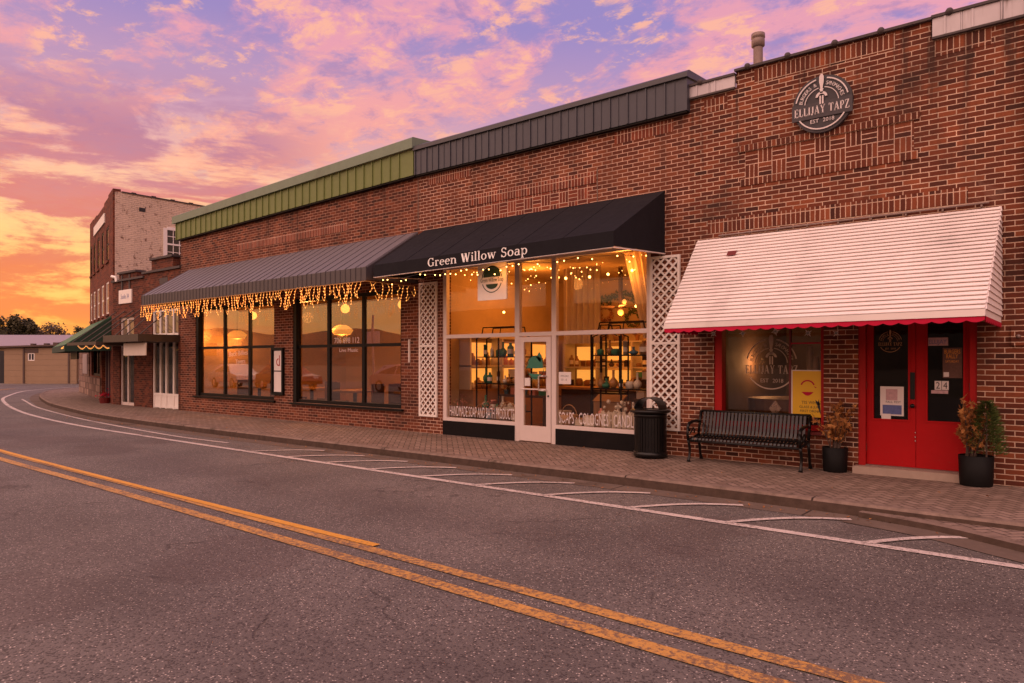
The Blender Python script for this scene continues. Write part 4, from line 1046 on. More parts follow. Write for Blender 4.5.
# icicle lights
ic = thing('icicle_lights', 'warm icicle light curtain hanging along the lower edge of the charcoal awning', 'string lights', (-16.4, -1.4, 2.8))
mb = MB(); mb.tube([(rx0, ry-.035, 3.13), (rx1, ry-.035, 3.13), (rx1, -.1, 3.13)], .008, 5); mb.build('header_wire', E_WIRE, ic)
def drop(x, y, ax):
    mb = MB(); L = R.choice([.20, .28, .36, .44, .32]); z = 3.13; pts = [(x, y, z)]; px = 0; side = R.choice([-1, 1]); n = max(3, int(L/.06)); zz = z
    for k in range(n):
        zz -= L/n; px += side*R.uniform(-.01, .055)
        if R.random() < .35: side = -side
        pts.append((x+px*ax[0], y+px*ax[1]+R.uniform(-.01, .01), zz))
    mb.mat(0).tube(pts, .0050, 4)
    if R.random() < .55:       # a loose hooked end
        e = pts[-1]; mb.tube([e, (e[0]+.05*ax[0]*side, e[1]+.05*ax[1]*side, e[2]+.03), (e[0]+.08*ax[0]*side, e[1]+.08*ax[1]*side, e[2]+.09)], .0050, 4)
    mb.mat(1)
    for p_ in pts[1:]: mb.ball((p_[0], p_[1]-.008, p_[2]), .0098, 5)
    mb.build('light_drop', [E_WIRE2, E_ICE], ic)
q = rx0+.06
while q < rx1-.02: drop(q, ry-.035, (1, 0)); q += .112+R.uniform(-.02, .02)
q = -1.3
while q < -.1: drop(rx1-.02, q, (0, 1)); q += .15

# soap shop fairy lights under the black awning
fy = thing('fairy_lights', 'string of round warm bulbs looped under the black awning edge', 'string lights', (-8.2, -1.4, 3.1))
pts = []; xx = bx0+.25
bl = []
while xx < bx1-.1:
    z = 3.15-.05*abs(math.sin(xx*2.6)); pts.append((xx, by+.10, z)); xx += .13
pts += [(bx1-.1, by+.1+.12*k, 3.16-.04*abs(math.sin(k*1.4))+.006*k) for k in range(1, 6)]
MB().tube(pts, .004, 4).build('wire', M_INK, fy)
for i, p_ in enumerate(pts):
    if i % 1 == 0 and R.random() < .75:
        z = p_[2]-R.choice([.01, .02, .05, .10]); mb = MB(); mb.smooth = True; mb.ball((p_[0], p_[1], z), .0115, 6); mb.build('bulb', E_BULB, fy)
fi = thing('fairy_lights', 'scattered fairy lights inside the top of the glowing shop window', 'string lights', (-8, .5, 3.2))
for i in range(70):
    x = R.uniform(-10.3, -5.8); mb = MB(); mb.smooth = True; mb.ball((x, R.uniform(.25, 1.2), 3.42-abs(R.gauss(0, .22))), R.choice([.006, .008, .010, .012]), 6); mb.build('bulb', E_BULB, fi)
for i, (x, y, z) in enumerate([(-7.9, .5, 3.13), (-7.72, .5, 3.1), (-7.25, .6, 3.1), (-6.85, .6, 3.12), (-6.35, .6, 3.15), (-6.55, 1.1, 2.55), (-6.35, 1.15, 2.6), (-9.5, .8, 2.55), (-9.2, .9, 2.5)]):
    mb = MB(); mb.smooth = True; mb.ball((x, y, z), .026, 8); mb.build('bulb', E_BULB, fi)

# shop interior things
def rack(x0, x1, y, label, levels):
    o = thing('iron_rack', label, 'shelf', ((x0+x1)/2, y, -.01), 'black iron display racks in the shop window')
    mb = MB()
    for x in (x0, x1):
        for yy in (y, y+.32): mb.box(x-.012, x+.012, yy-.012, yy+.012, -.005, 2.0)
    mb.box((x0+x1)/2-.012, (x0+x1)/2+.012, y-.012, y+.012, -.005, 2.0); mb.build('upright', M_BLACKM, o)
    for z in levels: MB().box(x0+.013, x1-.013, y+.013, y+.31, z, z+.022).build('shelf', M_BLACKM, o)
    mb = MB()
    for yy in (y, y+.32):
        for s, xe in ((1, x0), (-1, x1)): mb.tube([(xe, yy, 2.0), (xe+s*.10, yy, 2.03), (xe+s*.16, yy, 2.12), (xe+s*.18, yy, 2.22)], .012, 6)
        mb.tube([(x0+.18, yy, 2.22), (x1-.18, yy, 2.22)], .012, 6)
    mb.tube([((x0+x1)/2-.02, y, 2.02), ((x0+x1)/2+.04, y, 2.1), ((x0+x1)/2+.06, y, 2.22)], .01, 6); mb.build('arched_top', M_BLACKM, o)
rack(-7.02, -5.78, .30, 'black iron rack with an arched top behind the right shop pane', (.45, 1.02, 1.62)); rack(-9.95, -8.75, .45, 'black iron rack with an arched top behind the left shop pane', (.5, 1.05, 1.6))
rack(-7.5, -6.9, 1.1, 'narrow black iron rack beside the right pane, deeper in the shop', (.5, .9, 1.5))
JG = 'jars and bottles on the shop racks'
def jar(x, y, z, h, r, mat, label):
    o = thing('shop_jar', label, 'jar', (x, y, z), JG); mb = MB(); mb.smooth = True; k_ = R.randrange(4)
    prof = [[(0, 0), (1, 0), (1, .7), (.45, .82), (.45, 1), (0, 1)], [(0, 0), (1.2, 0), (1.25, .5), (1.25, .52), (.9, .53), (.9, .62), (0, .63)], [(0, 0), (.6, 0), (1.1, .25), (1.1, .45), (.5, .62), (.3, .7), (.3, 1.1), (.4, 1.15), (0, 1.16)], [(0, 0), (.8, 0), (.8, .9), (.85, .9), (.85, 1), (0, 1)]][k_]
    mb.lathe([(q*r, z+w*h) for q, w in prof], x, y, 12); mb.build('glass_body', mat, o)
    if k_ in (0, 3) and h > .16:
        mb = MB(); mb.smooth = True; mb.lathe([(r*(1.01 if k_ == 0 else .81), z+h*.2), (r*(1.01 if k_ == 0 else .81), z+h*.55)], x, y, 12, 180, 360); mb.build('paper_label', M_PAPER, o)
pal = [M_JAR, M_BOXW, M_PINK, M_PAPER, M_BLUE, M_TEAL, M_WOOD]; pn = {M_JAR.name: 'amber', M_BOXW.name: 'beige', M_PINK.name: 'pink', M_PAPER.name: 'white', M_BLUE.name: 'blue', M_TEAL.name: 'teal', M_WOOD.name: 'brown'}
k = 0
for (xa, xb, yy, lv, nm) in ((-7.0, -5.8, .46, (.472, 1.042, 1.642), 'right'), (-9.93, -8.77, .61, (.522, 1.072, 1.622), 'left')):
    for li_, z in enumerate(lv):
        x = xa+.1; nn = 0
        while x < xb-.05:
            mt = R.choice(pal); nn += 1; jar(x, yy+R.uniform(-.05, .05), z, R.uniform(.12, .30), R.uniform(.04, .08), mt, '%s jar, number %d from the left on the %s shelf of the %s rack' % (pn[mt.name], nn, ('lowest', 'middle', 'top')[li_], nm)); x += R.uniform(.13, .2)
cab = thing('lit_cabinet', 'long cabinet with glowing back-lit shelves along the rear of the soap shop', 'cabinet', (-8, 4.6, 0))
MB().box(-10.6, -5.5, 4.3, 5.0, -.01, .9).build('base', M_WOOD, cab); mb = MB()
for x in (-10.6, -9.6, -8.6, -7.6, -6.6, -5.55): mb.box(x, x+.05, 4.5, 5.0, .901, 2.0)
mb.build('divider', M_BOXW, cab)
for z in (1.35, 1.99): MB().box(-10.55, -5.56, 4.52, 4.99, z, z+.035).build('shelf', M_BOXW, cab)
for z0, z1 in ((1.0, 1.3), (1.55, 1.9)): MB().box(-10.5, -5.6, 5.01, 5.03, z0, z1).build('light_strip', E_SHELF, cab)
for i, z in enumerate((.905, 1.39)):
    x = -10.4
    while x < -5.7: jar(x, 4.62, z, R.uniform(.14, .3), R.uniform(.05, .09), R.choice([M_JAR, M_WOOD, M_DKWOOD]), 'dark jar on the back-lit cabinet, %s shelf, %.1f metres from its right end' % (('lower', 'upper')[i], -5.55-x)); x += R.uniform(.15, .25)
def goods(x, y, z, kind, label):
    s = R.uniform(.8, 1.25)
    if kind == 'carton':
        o = thing('gift_box', label, 'box', (x, y, z), 'gift boxes on the low platforms' if 'platform' in label else 'gift boxes on the display tables'); MB().bbox(x-.09*s, x+.09*s, y-.06, y+.06, z, z+.13*s, .006).build('body', R.choice([M_BOXW, M_PINK, M_PAPER, M_TEAL]), o); MB().box(x-.093*s, x+.093*s, y-.063, y+.063, z+.13*s, z+.155*s).build('lid', R.choice([M_BOXW, M_WOOD]), o)
    elif kind == 'bouquet':
        o = thing('dried_bouquet', label, 'bouquet', (x, y, z), 'bouquets ' + ('on the cabinet' if 'cabinet' in label else 'on the low platforms' if 'platform' in label else 'on the display tables')); mb = MB(); mb.lathe([(.04, z), (.06, z+.12*s)], x, y, 10); mb.build('vase', R.choice([M_BOXW, M_BLUE, M_JAR]), o); mb = MB()
        for k in range(60):
            c = Vector((x+R.gauss(0, .08*s), y+R.gauss(0, .05), z+.24*s+R.gauss(0, .07*s))); q = Vector((R.uniform(-1, 1), R.uniform(-1, 1), R.uniform(-1, 1))).normalized()*.022; q2 = q.cross(Vector((.3, .5, 1))).normalized()*.016
            mb.add([c-q, c+q2, c+q, c-q2], [(0, 1, 2, 3)])
        mb.build('bloom', R.choice([M_PINK, M_DRY, M_CONI, M_BOXW]), o)
    elif kind == 'basket':
        o = thing('wicker_basket', label, 'basket', (x, y, z), 'baskets ' + ('on the cabinet' if 'cabinet' in label else 'on the low platforms' if 'platform' in label else 'on the display tables')); mb = MB(); mb.smooth = True; mb.lathe([(0, z), (.10*s, z), (.15*s, z+.14*s), (.14*s, z+.15*s), (.09*s, z+.03)], x, y, 14); mb.build('bowl', M_WOOD, o); mb = MB(); mb.tube([(x+.14*s*math.cos(a), y, z+.14*s+.16*s*math.sin(a)) for a in [math.pi*k/8 for k in range(9)]], .01, 5); mb.build('handle', M_WOOD, o)
tbl = []
for (tx_, ty_, tw, nm) in ((-6.35, 1.9, 1.1, 'right'), (-9.6, 1.8, 1.3, 'left'), (-7.3, 3.4, 1.2, 'rear')):
    o = thing('display_table', 'wooden display table crowded with gifts, %s one of the three in the soap shop' % nm, 'table', (tx_, ty_, -.01)); MB().bbox(tx_-tw/2, tx_+tw/2, ty_-.3, ty_+.3, .74, .79, .01).build('top', M_DKWOOD, o)
    for sx in (-1, 1):
        for sy in (-1, 1): MB().box(tx_+sx*(tw/2-.06)-.025, tx_+sx*(tw/2-.06)+.025, ty_+sy*.24-.025, ty_+sy*.24+.025, -.005, .74).build('leg', M_DKWOOD, o)
    MB().box(tx_-tw/2+.03, tx_+tw/2-.03, ty_-.05, ty_+.25, 1.14, 1.165).build('riser', M_DKWOOD, o); MB().box(tx_-tw/2+.03, tx_-tw/2+.055, ty_-.05, ty_+.25, .791, 1.14).build('riser_side', M_DKWOOD, o); MB().box(tx_+tw/2-.055, tx_+tw/2-.03, ty_-.05, ty_+.25, .791, 1.14).build('riser_side', M_DKWOOD, o)
    for li_, (z, yy) in enumerate(((.791, ty_-.16), (1.166, ty_+.1))):
        x = tx_-tw/2+.12; nn = 0
        while x < tx_+tw/2-.08:
            kd = R.choice(['carton', 'bouquet', 'basket', 'carton']); nn += 1
            goods(x, yy, z, kd, '%s crowded on a display table inside the soap shop' % {'carton': 'small lidded gift box', 'bouquet': 'dried bouquet in a small vase', 'basket': 'little wicker basket'}[kd]); x += R.uniform(.2, .3)
for (xa, xb, yy) in ((-10.2, -8.7, .26), (-7.44, -6.86, .2)):
    x = xa
    while x < xb:
        kd = R.choice(['carton', 'bouquet', 'basket', 'bouquet']); goods(x, yy, .362, kd, '%s on a low platform behind the shop glass' % {'carton': 'small lidded gift box', 'bouquet': 'dried bouquet in a small vase', 'basket': 'little wicker basket'}[kd]); x += R.uniform(.2, .3)
wsh = thing('wall_shelf', 'long wooden shelf high on the rear wall of the soap shop, under the wreaths', 'shelf', (-8, 5.0, 2.28)); MB().bbox(-10.6, -5.45, 4.9, 5.19, 2.30, 2.335, .006).build('board', M_WOOD, wsh)
for k in range(7): x = -10.5+k*.83; MB().prismx([(5.19, 2.10), (5.19, 2.298), (4.95, 2.298)], x, x+.03).build('bracket', M_WOOD, wsh)
for k in range(9):
    goods(-10.1+k*.52, 4.72, 2.03, 'basket' if k % 3 else 'bouquet', '%s set on top of the lit cabinet in the soap shop' % ('brown wicker basket' if k % 3 else 'dried bouquet'))
for k, (x, z) in enumerate(((-9.7, 2.75), (-8.9, 2.6), (-7.9, 2.7), (-7.2, 2.55), (-6.6, 2.75), (-6.0, 2.6))):
    o = thing('leaf_wreath', 'round dried leaf wreath hung on the rear wall of the soap shop', 'wreath', (x, 5.15, z-.2), 'wreaths on the rear shop wall'); mb = MB()
    for j in range(110):
        a = R.uniform(0, 6.28); rr = .19+R.gauss(0, .03); c = Vector((x+rr*math.cos(a), 5.14+R.gauss(0, .02), z+rr*math.sin(a))); q = Vector((R.uniform(-1, 1), R.uniform(-.4, .4), R.uniform(-1, 1))).normalized()*.045; q2 = q.cross(Vector((0, 1, .2))).normalized()*.02; mb.add([c-q, c+q2, c+q, c-q2], [(0, 1, 2, 3)])
    mb.build('leaf', R.choice([M_DRY, M_CONI]), o); mb = MB(); mb.ring_y(x, z, .175, .19, 0, 360, 5.14, 5.155, 20); mb.build('ring', M_WOOD, o)
gn = thing('greenery_garland', 'leafy garland draped along the top of the rear shop wall', 'garland', (-8, 5.1, 3.1)); mb = MB()
for j in range(900):
    x = R.uniform(-10.7, -5.4); c = Vector((x, 5.1+R.gauss(0, .03), 3.2-.12*abs(math.sin(x*1.7))+R.gauss(0, .06))); q = Vector((R.uniform(-1, 1), R.uniform(-.5, .5), R.uniform(-1, 1))).normalized()*.05; q2 = q.cross(Vector((0, 1, .2))).normalized()*.02; mb.add([c-q, c+q2, c+q, c-q2], [(0, 1, 2, 3)])
mb.build('leaf', M_CONI, gn)
sc_ = thing('side_cabinet', 'lit shelf cabinet along the left wall of the soap shop', 'cabinet', (-10.7, 2.6, 0))
MB().box(-10.88, -10.45, .9, 4.2, -.005, .9).build('base', M_WOOD, sc_); mb = MB()
for y in (.9, 2.0, 3.1, 4.15): mb.box(-10.88, -10.55, y, y+.05, .901, 2.05)
mb.build('divider', M_BOXW, sc_)
for z in (1.40, 2.05): MB().box(-10.88, -10.55, .9, 4.2, z, z+.035).build('shelf', M_BOXW, sc_)
for z0, z1 in ((1.02, 1.36), (1.55, 1.95)): MB().box(-10.897, -10.885, .96, 4.14, z0, z1).build('light_strip', E_SHELF, sc_)
for z in (.905, 1.44):
    y = 1.1
    while y < 4.05:
        o = thing('shop_jar', 'dark jar on the lit side cabinet at the left wall of the soap shop', 'jar', (-10.66, y, z), 'jars on the side cabinet'); mb = MB(); mb.smooth = True; h = R.uniform(.14, .3); r = R.uniform(.05, .09)
        mb.lathe([(0, z), (r, z), (r, z+h*.7), (r*.45, z+h*.82), (r*.45, z+h), (0, z+h)], -10.66, y, 10); mb.build('glass_body', R.choice([M_JAR, M_WOOD, M_PINK, M_BOXW]), o); y += R.uniform(.16, .26)
ct = thing('shop_counter', 'dark wooden sales counter in the middle of the soap shop', 'counter', (-8.4, 2.8, 0)); MB().box(-9.3, -7.4, 2.6, 3.1, -.01, .9).build('base', M_DKWOOD, ct); MB().bbox(-9.4, -7.3, 2.5, 3.2, .901, .95, .01).build('top', M_WOOD, ct)
for (x, y, z, w_, h, l) in ((-6.95, .75, 0, .62, .78, 'brown cardboard carton standing behind the right shop pane'), (-9.15, .42, .3, .5, .3, 'pale wooden crate low behind the left shop pane'), (-8.12, .75, 0, .3, .55, 'pale bin with rolls behind the shop door glass')):
    o = thing('shop_box', l, 'box', (x, y, z)); mb = MB(); wall_open(mb, x-w_/2, x+w_/2, z, z+h, [], y, y+.02); mb.box(x-w_/2, x+w_/2, y+.3, y+.32, z, z+h); mb.box(x-w_/2, x-w_/2+.02, y+.02, y+.3, z, z+h); mb.box(x+w_/2-.02, x+w_/2, y+.02, y+.3, z, z+h); mb.box(x-w_/2, x+w_/2, y+.02, y+.3, z, z+.05); mb.build('carton', M_BOXW if 'pale' in l else M_WOOD, o)
    if 'carton' in l: MB().prismx([(y-.04, z+h), (y+.18, z+h+.12), (y+.2, z+h+.115), (y, z+h-.01)], x-w_/2, x+w_/2).build('flap', M_WOOD, o)
pk = thing('flower_basket', 'pale picket basket of blooms low behind the right shop pane', 'basket', (-6.25, .2, .36)); mb = MB()
for k in range(9): x = -6.72+k*.105; mb.prism([(x, .36), (x+.085, .36), (x+.085, .60), (x+.0425, .66), (x, .60)], .16, .18)
mb.build('picket_side', M_BOXW, pk); mb = MB(); mb.smooth = True
for k in range(26): mb.ball((R.uniform(-6.8, -5.85), R.uniform(.2, .32), R.uniform(.58, .82)), R.uniform(.02, .045), 6)
mb.build('bloom', M_BOXW, pk)
MB().box(-6.85, -5.8, .19, .33, .36, .56).build('basket_body', M_WOOD, pk)
pl_ = thing('low_display', 'low platform covered in dried flowers behind the left shop pane', 'display', (-9.5, .4, 0)); MB().box(-10.3, -8.65, .15, .40, -.01, .36).build('platform', M_DKWOOD, pl_)
pl2 = thing('low_display', 'low platform carrying the picket basket behind the right shop pane', 'display', (-6.7, .4, 0)); MB().box(-7.5, -5.8, .13, .34, -.01, .358).build('platform', M_DKWOOD, pl2)
cu = thing('sheer_curtain', 'white sheer curtain gathered at the upper right of the shop window', 'curtain', (-6.1, .9, 2.0)); n = 40; v = []; 
for i in range(n+1):
    f = i/n; v += [(-6.75+.98*f, 1.0+.04*math.sin(f*46), 3.55), (-6.35+.58*f, 1.0+.035*math.sin(f*46+.6), 1.95)]
v2 = [(a, b_+.012, c) for a, b_, c in v]; L = len(v)
MB().add(v+v2, [(2*i, 2*i+2, 2*i+3, 2*i+1) for i in range(n)]+[(L+2*i, L+2*i+1, L+2*i+3, L+2*i+2) for i in range(n)]+[(0, 1, L+1, L), (L-2, 2*L-2, 2*L-1, L-1)]+[(2*i, L+2*i, L+2*i+2, 2*i+2) for i in range(n)]+[(2*i+1, 2*i+3, L+2*i+3, L+2*i+1) for i in range(n)]).build('drape', M_CURTAIN, cu)
pn_ = thing('folding_screen', 'pale curtain panel behind the middle pane above the shop door', 'screen', (-8.1, 1.6, 1.0)); v = []
for i in range(n+1): f = i/n; v += [(-8.75+.9*f, 1.9+.04*math.sin(f*40), 3.5), (-8.75+.9*f, 1.9+.04*math.sin(f*40), 1.9)]
v2 = [(a, b_+.012, c) for a, b_, c in v]
MB().add(v+v2, [(2*i, 2*i+2, 2*i+3, 2*i+1) for i in range(n)]+[(L+2*i, L+2*i+1, L+2*i+3, L+2*i+2) for i in range(n)]).build('drape', M_CURTAIN, pn_)
fan = thing('ceiling_fan', 'ceiling fan with a glowing lamp hanging inside the right shop pane', 'fan', (-8.0, 3.0, 2.6)); mb = MB()
for k in range(5):
    a = k*1.2566+.3; c_, s_ = math.cos(a), math.sin(a)
    mb.add([(-8+c_*.15-s_*.06, 3+s_*.15+c_*.06, 2.72), (-8+c_*.62-s_*.08, 3+s_*.62+c_*.08, 2.73), (-8+c_*.62+s_*.08, 3+s_*.62-c_*.08, 2.71), (-8+c_*.15+s_*.06, 3+s_*.15-c_*.06, 2.70),
            (-8+c_*.15-s_*.06, 3+s_*.15+c_*.06, 2.735), (-8+c_*.62-s_*.08, 3+s_*.62+c_*.08, 2.745), (-8+c_*.62+s_*.08, 3+s_*.62-c_*.08, 2.725), (-8+c_*.15+s_*.06, 3+s_*.15-c_*.06, 2.715)], [(3, 2, 1, 0), (4, 5, 6, 7), (0, 1, 5, 4), (1, 2, 6, 5), (2, 3, 7, 6)])
mb.build('blade', M_DKWOOD, fan); MB().tube([(-8, 3, 2.66), (-8, 3, 3.58)], [.05]*2, 8).build('stem', M_DKWOOD, fan); mb = MB(); mb.smooth = True; mb.ball((-8, 3, 2.6), .07, 8); mb.ball((-7.9, 3, 2.83), .05, 8); mb.build('lamp', E_LAMP, fan)

# ================================================================== STREET FURNITURE
# trash can
tx, ty = -5.43, -.44
tc = thing('trash_can', 'black slatted steel trash can with an arched lid handle by the right lattice', 'trash can', (tx, ty, 0))
mb = MB(); mb.smooth = False
for k in range(34):
    a = 2*math.pi*k/34; r0 = .248
    st_ = len(mb.v); mb.box(-.0175, .0175, -.006, .006, .07, .70); mb.xf(Matrix.Translation((tx+r0*math.cos(a), ty+r0*math.sin(a), 0)) @ Matrix.Rotation(a+math.pi/2, 4, 'Z'), st_)
mb.build('slat', M_BLACK, tc)
mb = MB(); mb.smooth = True; mb.lathe([(.23, .04), (.23, .70)], tx, ty, 32); mb.build('liner', M_INK, tc)
for z0, z1, r in ((.02, .10, .265), (.64, .70, .262)):
    mb = MB(); mb.smooth = True; mb.lathe([(r-.03, z0), (r, z0), (r, z1), (r-.03, z1), (r-.03, z0)], tx, ty, 36); mb.build('band', M_BLACK, tc)
mb = MB(); mb.smooth = True; mb.lathe([(.10, .775), (.30, .765), (.315, .755), (.325, .735), (.315, .72), (.28, .705), (.26, .70)], tx, ty, 40); ld = mb.build('lid', M_BLACK, tc)
mb = MB(); mb.smooth = True
# arched hood band over the opening
n = 16; w_ = .13
for s in (0,):
    v = []; f = []
    for i in range(n+1):
        a = math.pi*i/n
        for (rr, yy) in ((.225, -w_), (.225, w_), (.21, w_), (.21, -w_)): v.append((tx+rr*math.cos(a), ty+yy, .765+rr*.85*math.sin(a)))
    for i in range(n):
        for q in range(4): f.append((4*i+q, 4*i+(q+1) % 4, 4*i+4+(q+1) % 4, 4*i+4+q))
    mb.smooth = False; mb.add(v, f)
mb.build('hood', M_BLACK, ld)
[MB().box(tx+.2*c-.03, tx+.2*c+.03, ty+.2*s-.03, ty+.2*s+.03, -.002, .03).build('foot', M_BLACK, tc) for c, s in ((.7, .7), (-.7, .7), (.7, -.7), (-.7, -.7))]

# bench
bn = thing('park_bench', 'black steel strap bench with scrolled arms under the pub window', 'bench', (-3.95, -.25, 0))
bxa, bxb = -4.74, -3.09
def strap_path():
    return [(-.035, .83), (-.045, .845), (-.06, .83), (-.075, .76), (-.10, .66), (-.125, .56), (-.15, .49), (-.175, .455), (-.21, .435), (-.30, .425), (-.40, .435), (-.46, .445), (-.495, .435), (-.51, .41), (-.505, .375)]
SP = [(y-.02, z-.055) for y, z in strap_path()]
mb = MB(); n = 28
for k in range(n):
    xc = bxa+.07+(bxb-bxa-.14)*k/(n-1); h = .0175
    v = []; f = []
    for i, (y, z) in enumerate(SP):
        a = SP[max(i-1, 0)]; b_ = SP[min(i+1, len(SP)-1)]; d = Vector((b_[0]-a[0], b_[1]-a[1])).normalized(); nx_, nz_ = -d.y*.004, d.x*.004
        v += [(xc-h, y+nx_, z+nz_), (xc+h, y+nx_, z+nz_), (xc+h, y-nx_, z-nz_), (xc-h, y-nx_, z-nz_)]
    for i in range(len(SP)-1):
        for q in range(4): f.append((4*i+q, 4*i+(q+1) % 4, 4*i+4+(q+1) % 4, 4*i+4+q))
    mb.add(v, f)
mb.build('strap', M_STRAP, bn)
mb = MB(); mb.smooth = True; mb.tube([(bxa, -.065, .785), (bxb, -.065, .785)], .022, 10); mb.build('top_rail', M_BLACK, bn)
mb = MB(); mb.smooth = True; mb.tube([(bxa, -.53, .335), (bxb, -.53, .335)], .018, 8); mb.tube([(bxa, -.16, .40), (bxb, -.16, .40)], .015, 8); mb.build('seat_rail', M_BLACK, bn)
for xe in (bxa, bxb):
    def leg(pts, r): 
        mb = MB(); mb.smooth = True; mb.tube([(xe, y, z) for y, z in pts], r, 8); mb.build('leg', M_BLACK, bn)
    leg([(-.53, .345), (-.50, .27), (-.475, .18), (-.49, .09), (-.515, .03), (-.52, 0)], [.024, .022, .02, .02, .026, .034])
    leg([(-.17, .39), (-.14, .28), (-.12, .18), (-.10, .08), (-.075, .03), (-.07, 0)], [.024, .022, .02, .02, .026, .034])
    mb = MB(); mb.smooth = True
    mb.tube([(xe, -.065, .785), (xe, -.11, .62), (xe, -.16, .43)], .022, 8); mb.tube([(xe, -.16, .41), (xe, -.33, .375), (xe, -.53, .345)], .02, 8); mb.build('end_frame', M_BLACK, bn)
    mb = MB(); mb.smooth = True
    mb.tube([(xe, -.11, .61), (xe, -.22, .635), (xe, -.40, .63), (xe, -.50, .605), (xe, -.545, .555), (xe, -.54, .505), (xe, -.50, .49), (xe, -.475, .515)], [.02, .024, .026, .026, .024, .02, .017, .014], 8)
    mb.tube([(xe, -.545, .55), (xe, -.56, .45), (xe, -.53, .345)], .02, 8); mb.tube([(xe, -.50, .43), (xe, -.42, .47), (xe, -.36, .53), (xe, -.30, .50), (xe, -.33, .44)], .012, 6); mb.build('armrest', M_BLACK, bn)

for c_o in [k for k in COL.objects if k.parent == bn]:
    for v in c_o.data.vertices: v.co.z *= .955
# planters
def leaf_spray(mb, base, tip, nl, size):
    base = Vector(base); tip = Vector(tip)
    for k in range(nl):
        f = .25+.75*(k+R.random())/nl; c = base.lerp(tip, f)+Vector((R.gauss(0, .03), R.gauss(0, .03), R.gauss(0, .02)))
        s = size*R.uniform(.6, 1.2)
        q = Matrix.Rotation(R.uniform(0, 6.28), 3, 'Z') @ Matrix.Rotation(R.uniform(-1.1, 1.1), 3, 'X') @ Matrix.Rotation(R.uniform(-1.1, 1.1), 3, 'Y')
        out = [(0, -.15), (.12, .05), (.5, -.05), (.28, .22), (.62, .42), (.22, .42), (.12, .62), (0, 1.0), (-.12, .62), (-.22, .42), (-.62, .42), (-.28, .22), (-.5, -.05), (-.12, .05)]
        pts = [c+q @ Vector((a*s, .10*s*math.sin(abs(a)*5), b_*s)) for a, b_ in out]; ctr = c+q @ Vector((0, .02*s, .25*s)); st_ = len(mb.v)
        mb.add([ctr]+pts, [(0, i+1, (i+1) % len(pts)+1) for i in range(len(pts))])
def planter(x, y, r, h, label, top, conifer):
    o = thing('potted_plant', label, 'plant', (x, y, 0))
    mb = MB(); mb.smooth = True; mb.lathe([(r*.9, 0), (r*.93, .02), (r, h), (r*.96, h+.004), (r*.93, h-.03), (r*.9, h-.05)], x, y, 28); mb.lathe([(0, .001), (r*.9, .001)], x, y, 28); p_ = mb.build('pot', M_POT, o)
    mb = MB(); mb.lathe([(0, h-.03), (r*.93, h-.035)], x, y, 20); mb.build('soil', M_SOIL, p_)
    st_ = MB(); fo = MB()
    for k in range(17 if conifer else 20):
        a = R.uniform(0, 6.28); sp = R.uniform(.03, .28 if not conifer else .2); ht = h+(top-h)*R.uniform(.45, .98)
        bx_, by_ = x-(.06 if conifer else 0)+R.uniform(-.05, .05), y+R.uniform(-.05, .05)
        tip = (bx_+sp*math.cos(a), by_+sp*math.sin(a)*.7, ht); mid = ((bx_+tip[0])/2+.02, (by_+tip[1])/2, (h+ht)/2)
        st_.tube([(bx_, by_, h-.04), mid, tip], [.008, .006, .003], 5); leaf_spray(fo, (bx_, by_, h), tip, 16 if conifer else 17, .075)
    st_.build('stem', M_BARK, o); fo.build('dried_foliage', M_DRY, o)
    if conifer:
        mb = MB(); cx, cy = x+.11, y-.02
        for k in range(1900):
            f = R.random()**.8; z = h+.02+(top-h-.12)*f; rr = .20*(1-f)**.5*R.uniform(.35, 1.05)+.01; a = R.uniform(0, 6.28)
            c = Vector((cx+rr*math.cos(a), cy+rr*math.sin(a), z)); d = Vector((math.cos(a), math.sin(a), R.uniform(.1, 1.0))).normalized()*R.uniform(.04, .07); s = d.cross(Vector((R.random(), R.random(), R.random()))).normalized()*.007
            mb.add([c-s, c+s, c+d], [(0, 1, 2)])
        mb.build('conifer_foliage', M_CONI, o); MB().tube([(cx, cy, h-.04), (cx, cy, top-.16)], [.012, .004], 6).build('trunk', M_BARK, o)
planter(-2.745, -.13, .165, .335, 'black pot of brown dried leaves between the bench and the red doors', .98, False)
planter(-1.09, -.20, .19, .365, 'black pot with dried leaves and a green conifer right of the red doors', 1.13, True)

# dry leaf litter along the kerb
mb = MB()
for k in range(420):
    x = R.uniform(-24, 1.5); on = R.random() < .35
    y, z = (R.uniform(-2.2, -.15)-0, .006) if on else (-2.46-abs(R.gauss(0, .12)), RZ+.014)
    if on and R.random() < .6: y = -abs(R.gauss(.06, .08))-.02
    s = R.uniform(.010, .026); a_ = R.uniform(0, 6.28); c = Vector((x, y, z)); q = Vector((math.cos(a_), math.sin(a_), R.uniform(-.1, .5)))*s; q2 = Vector((-math.sin(a_), math.cos(a_), R.uniform(-.2, .4)))*s*.6
    mb.add([c-q, c+q2+Vector((0, 0, .004)), c+q, c-q2+Vector((0, 0, .004))], [(0, 1, 2, 3)])
ll = mb.build('fallen_leaves', M_DRY); ll['kind'] = 'stuff'; tag(ll, 'scattered dry leaves along the gutter and the foot of the walls', 'leaves')

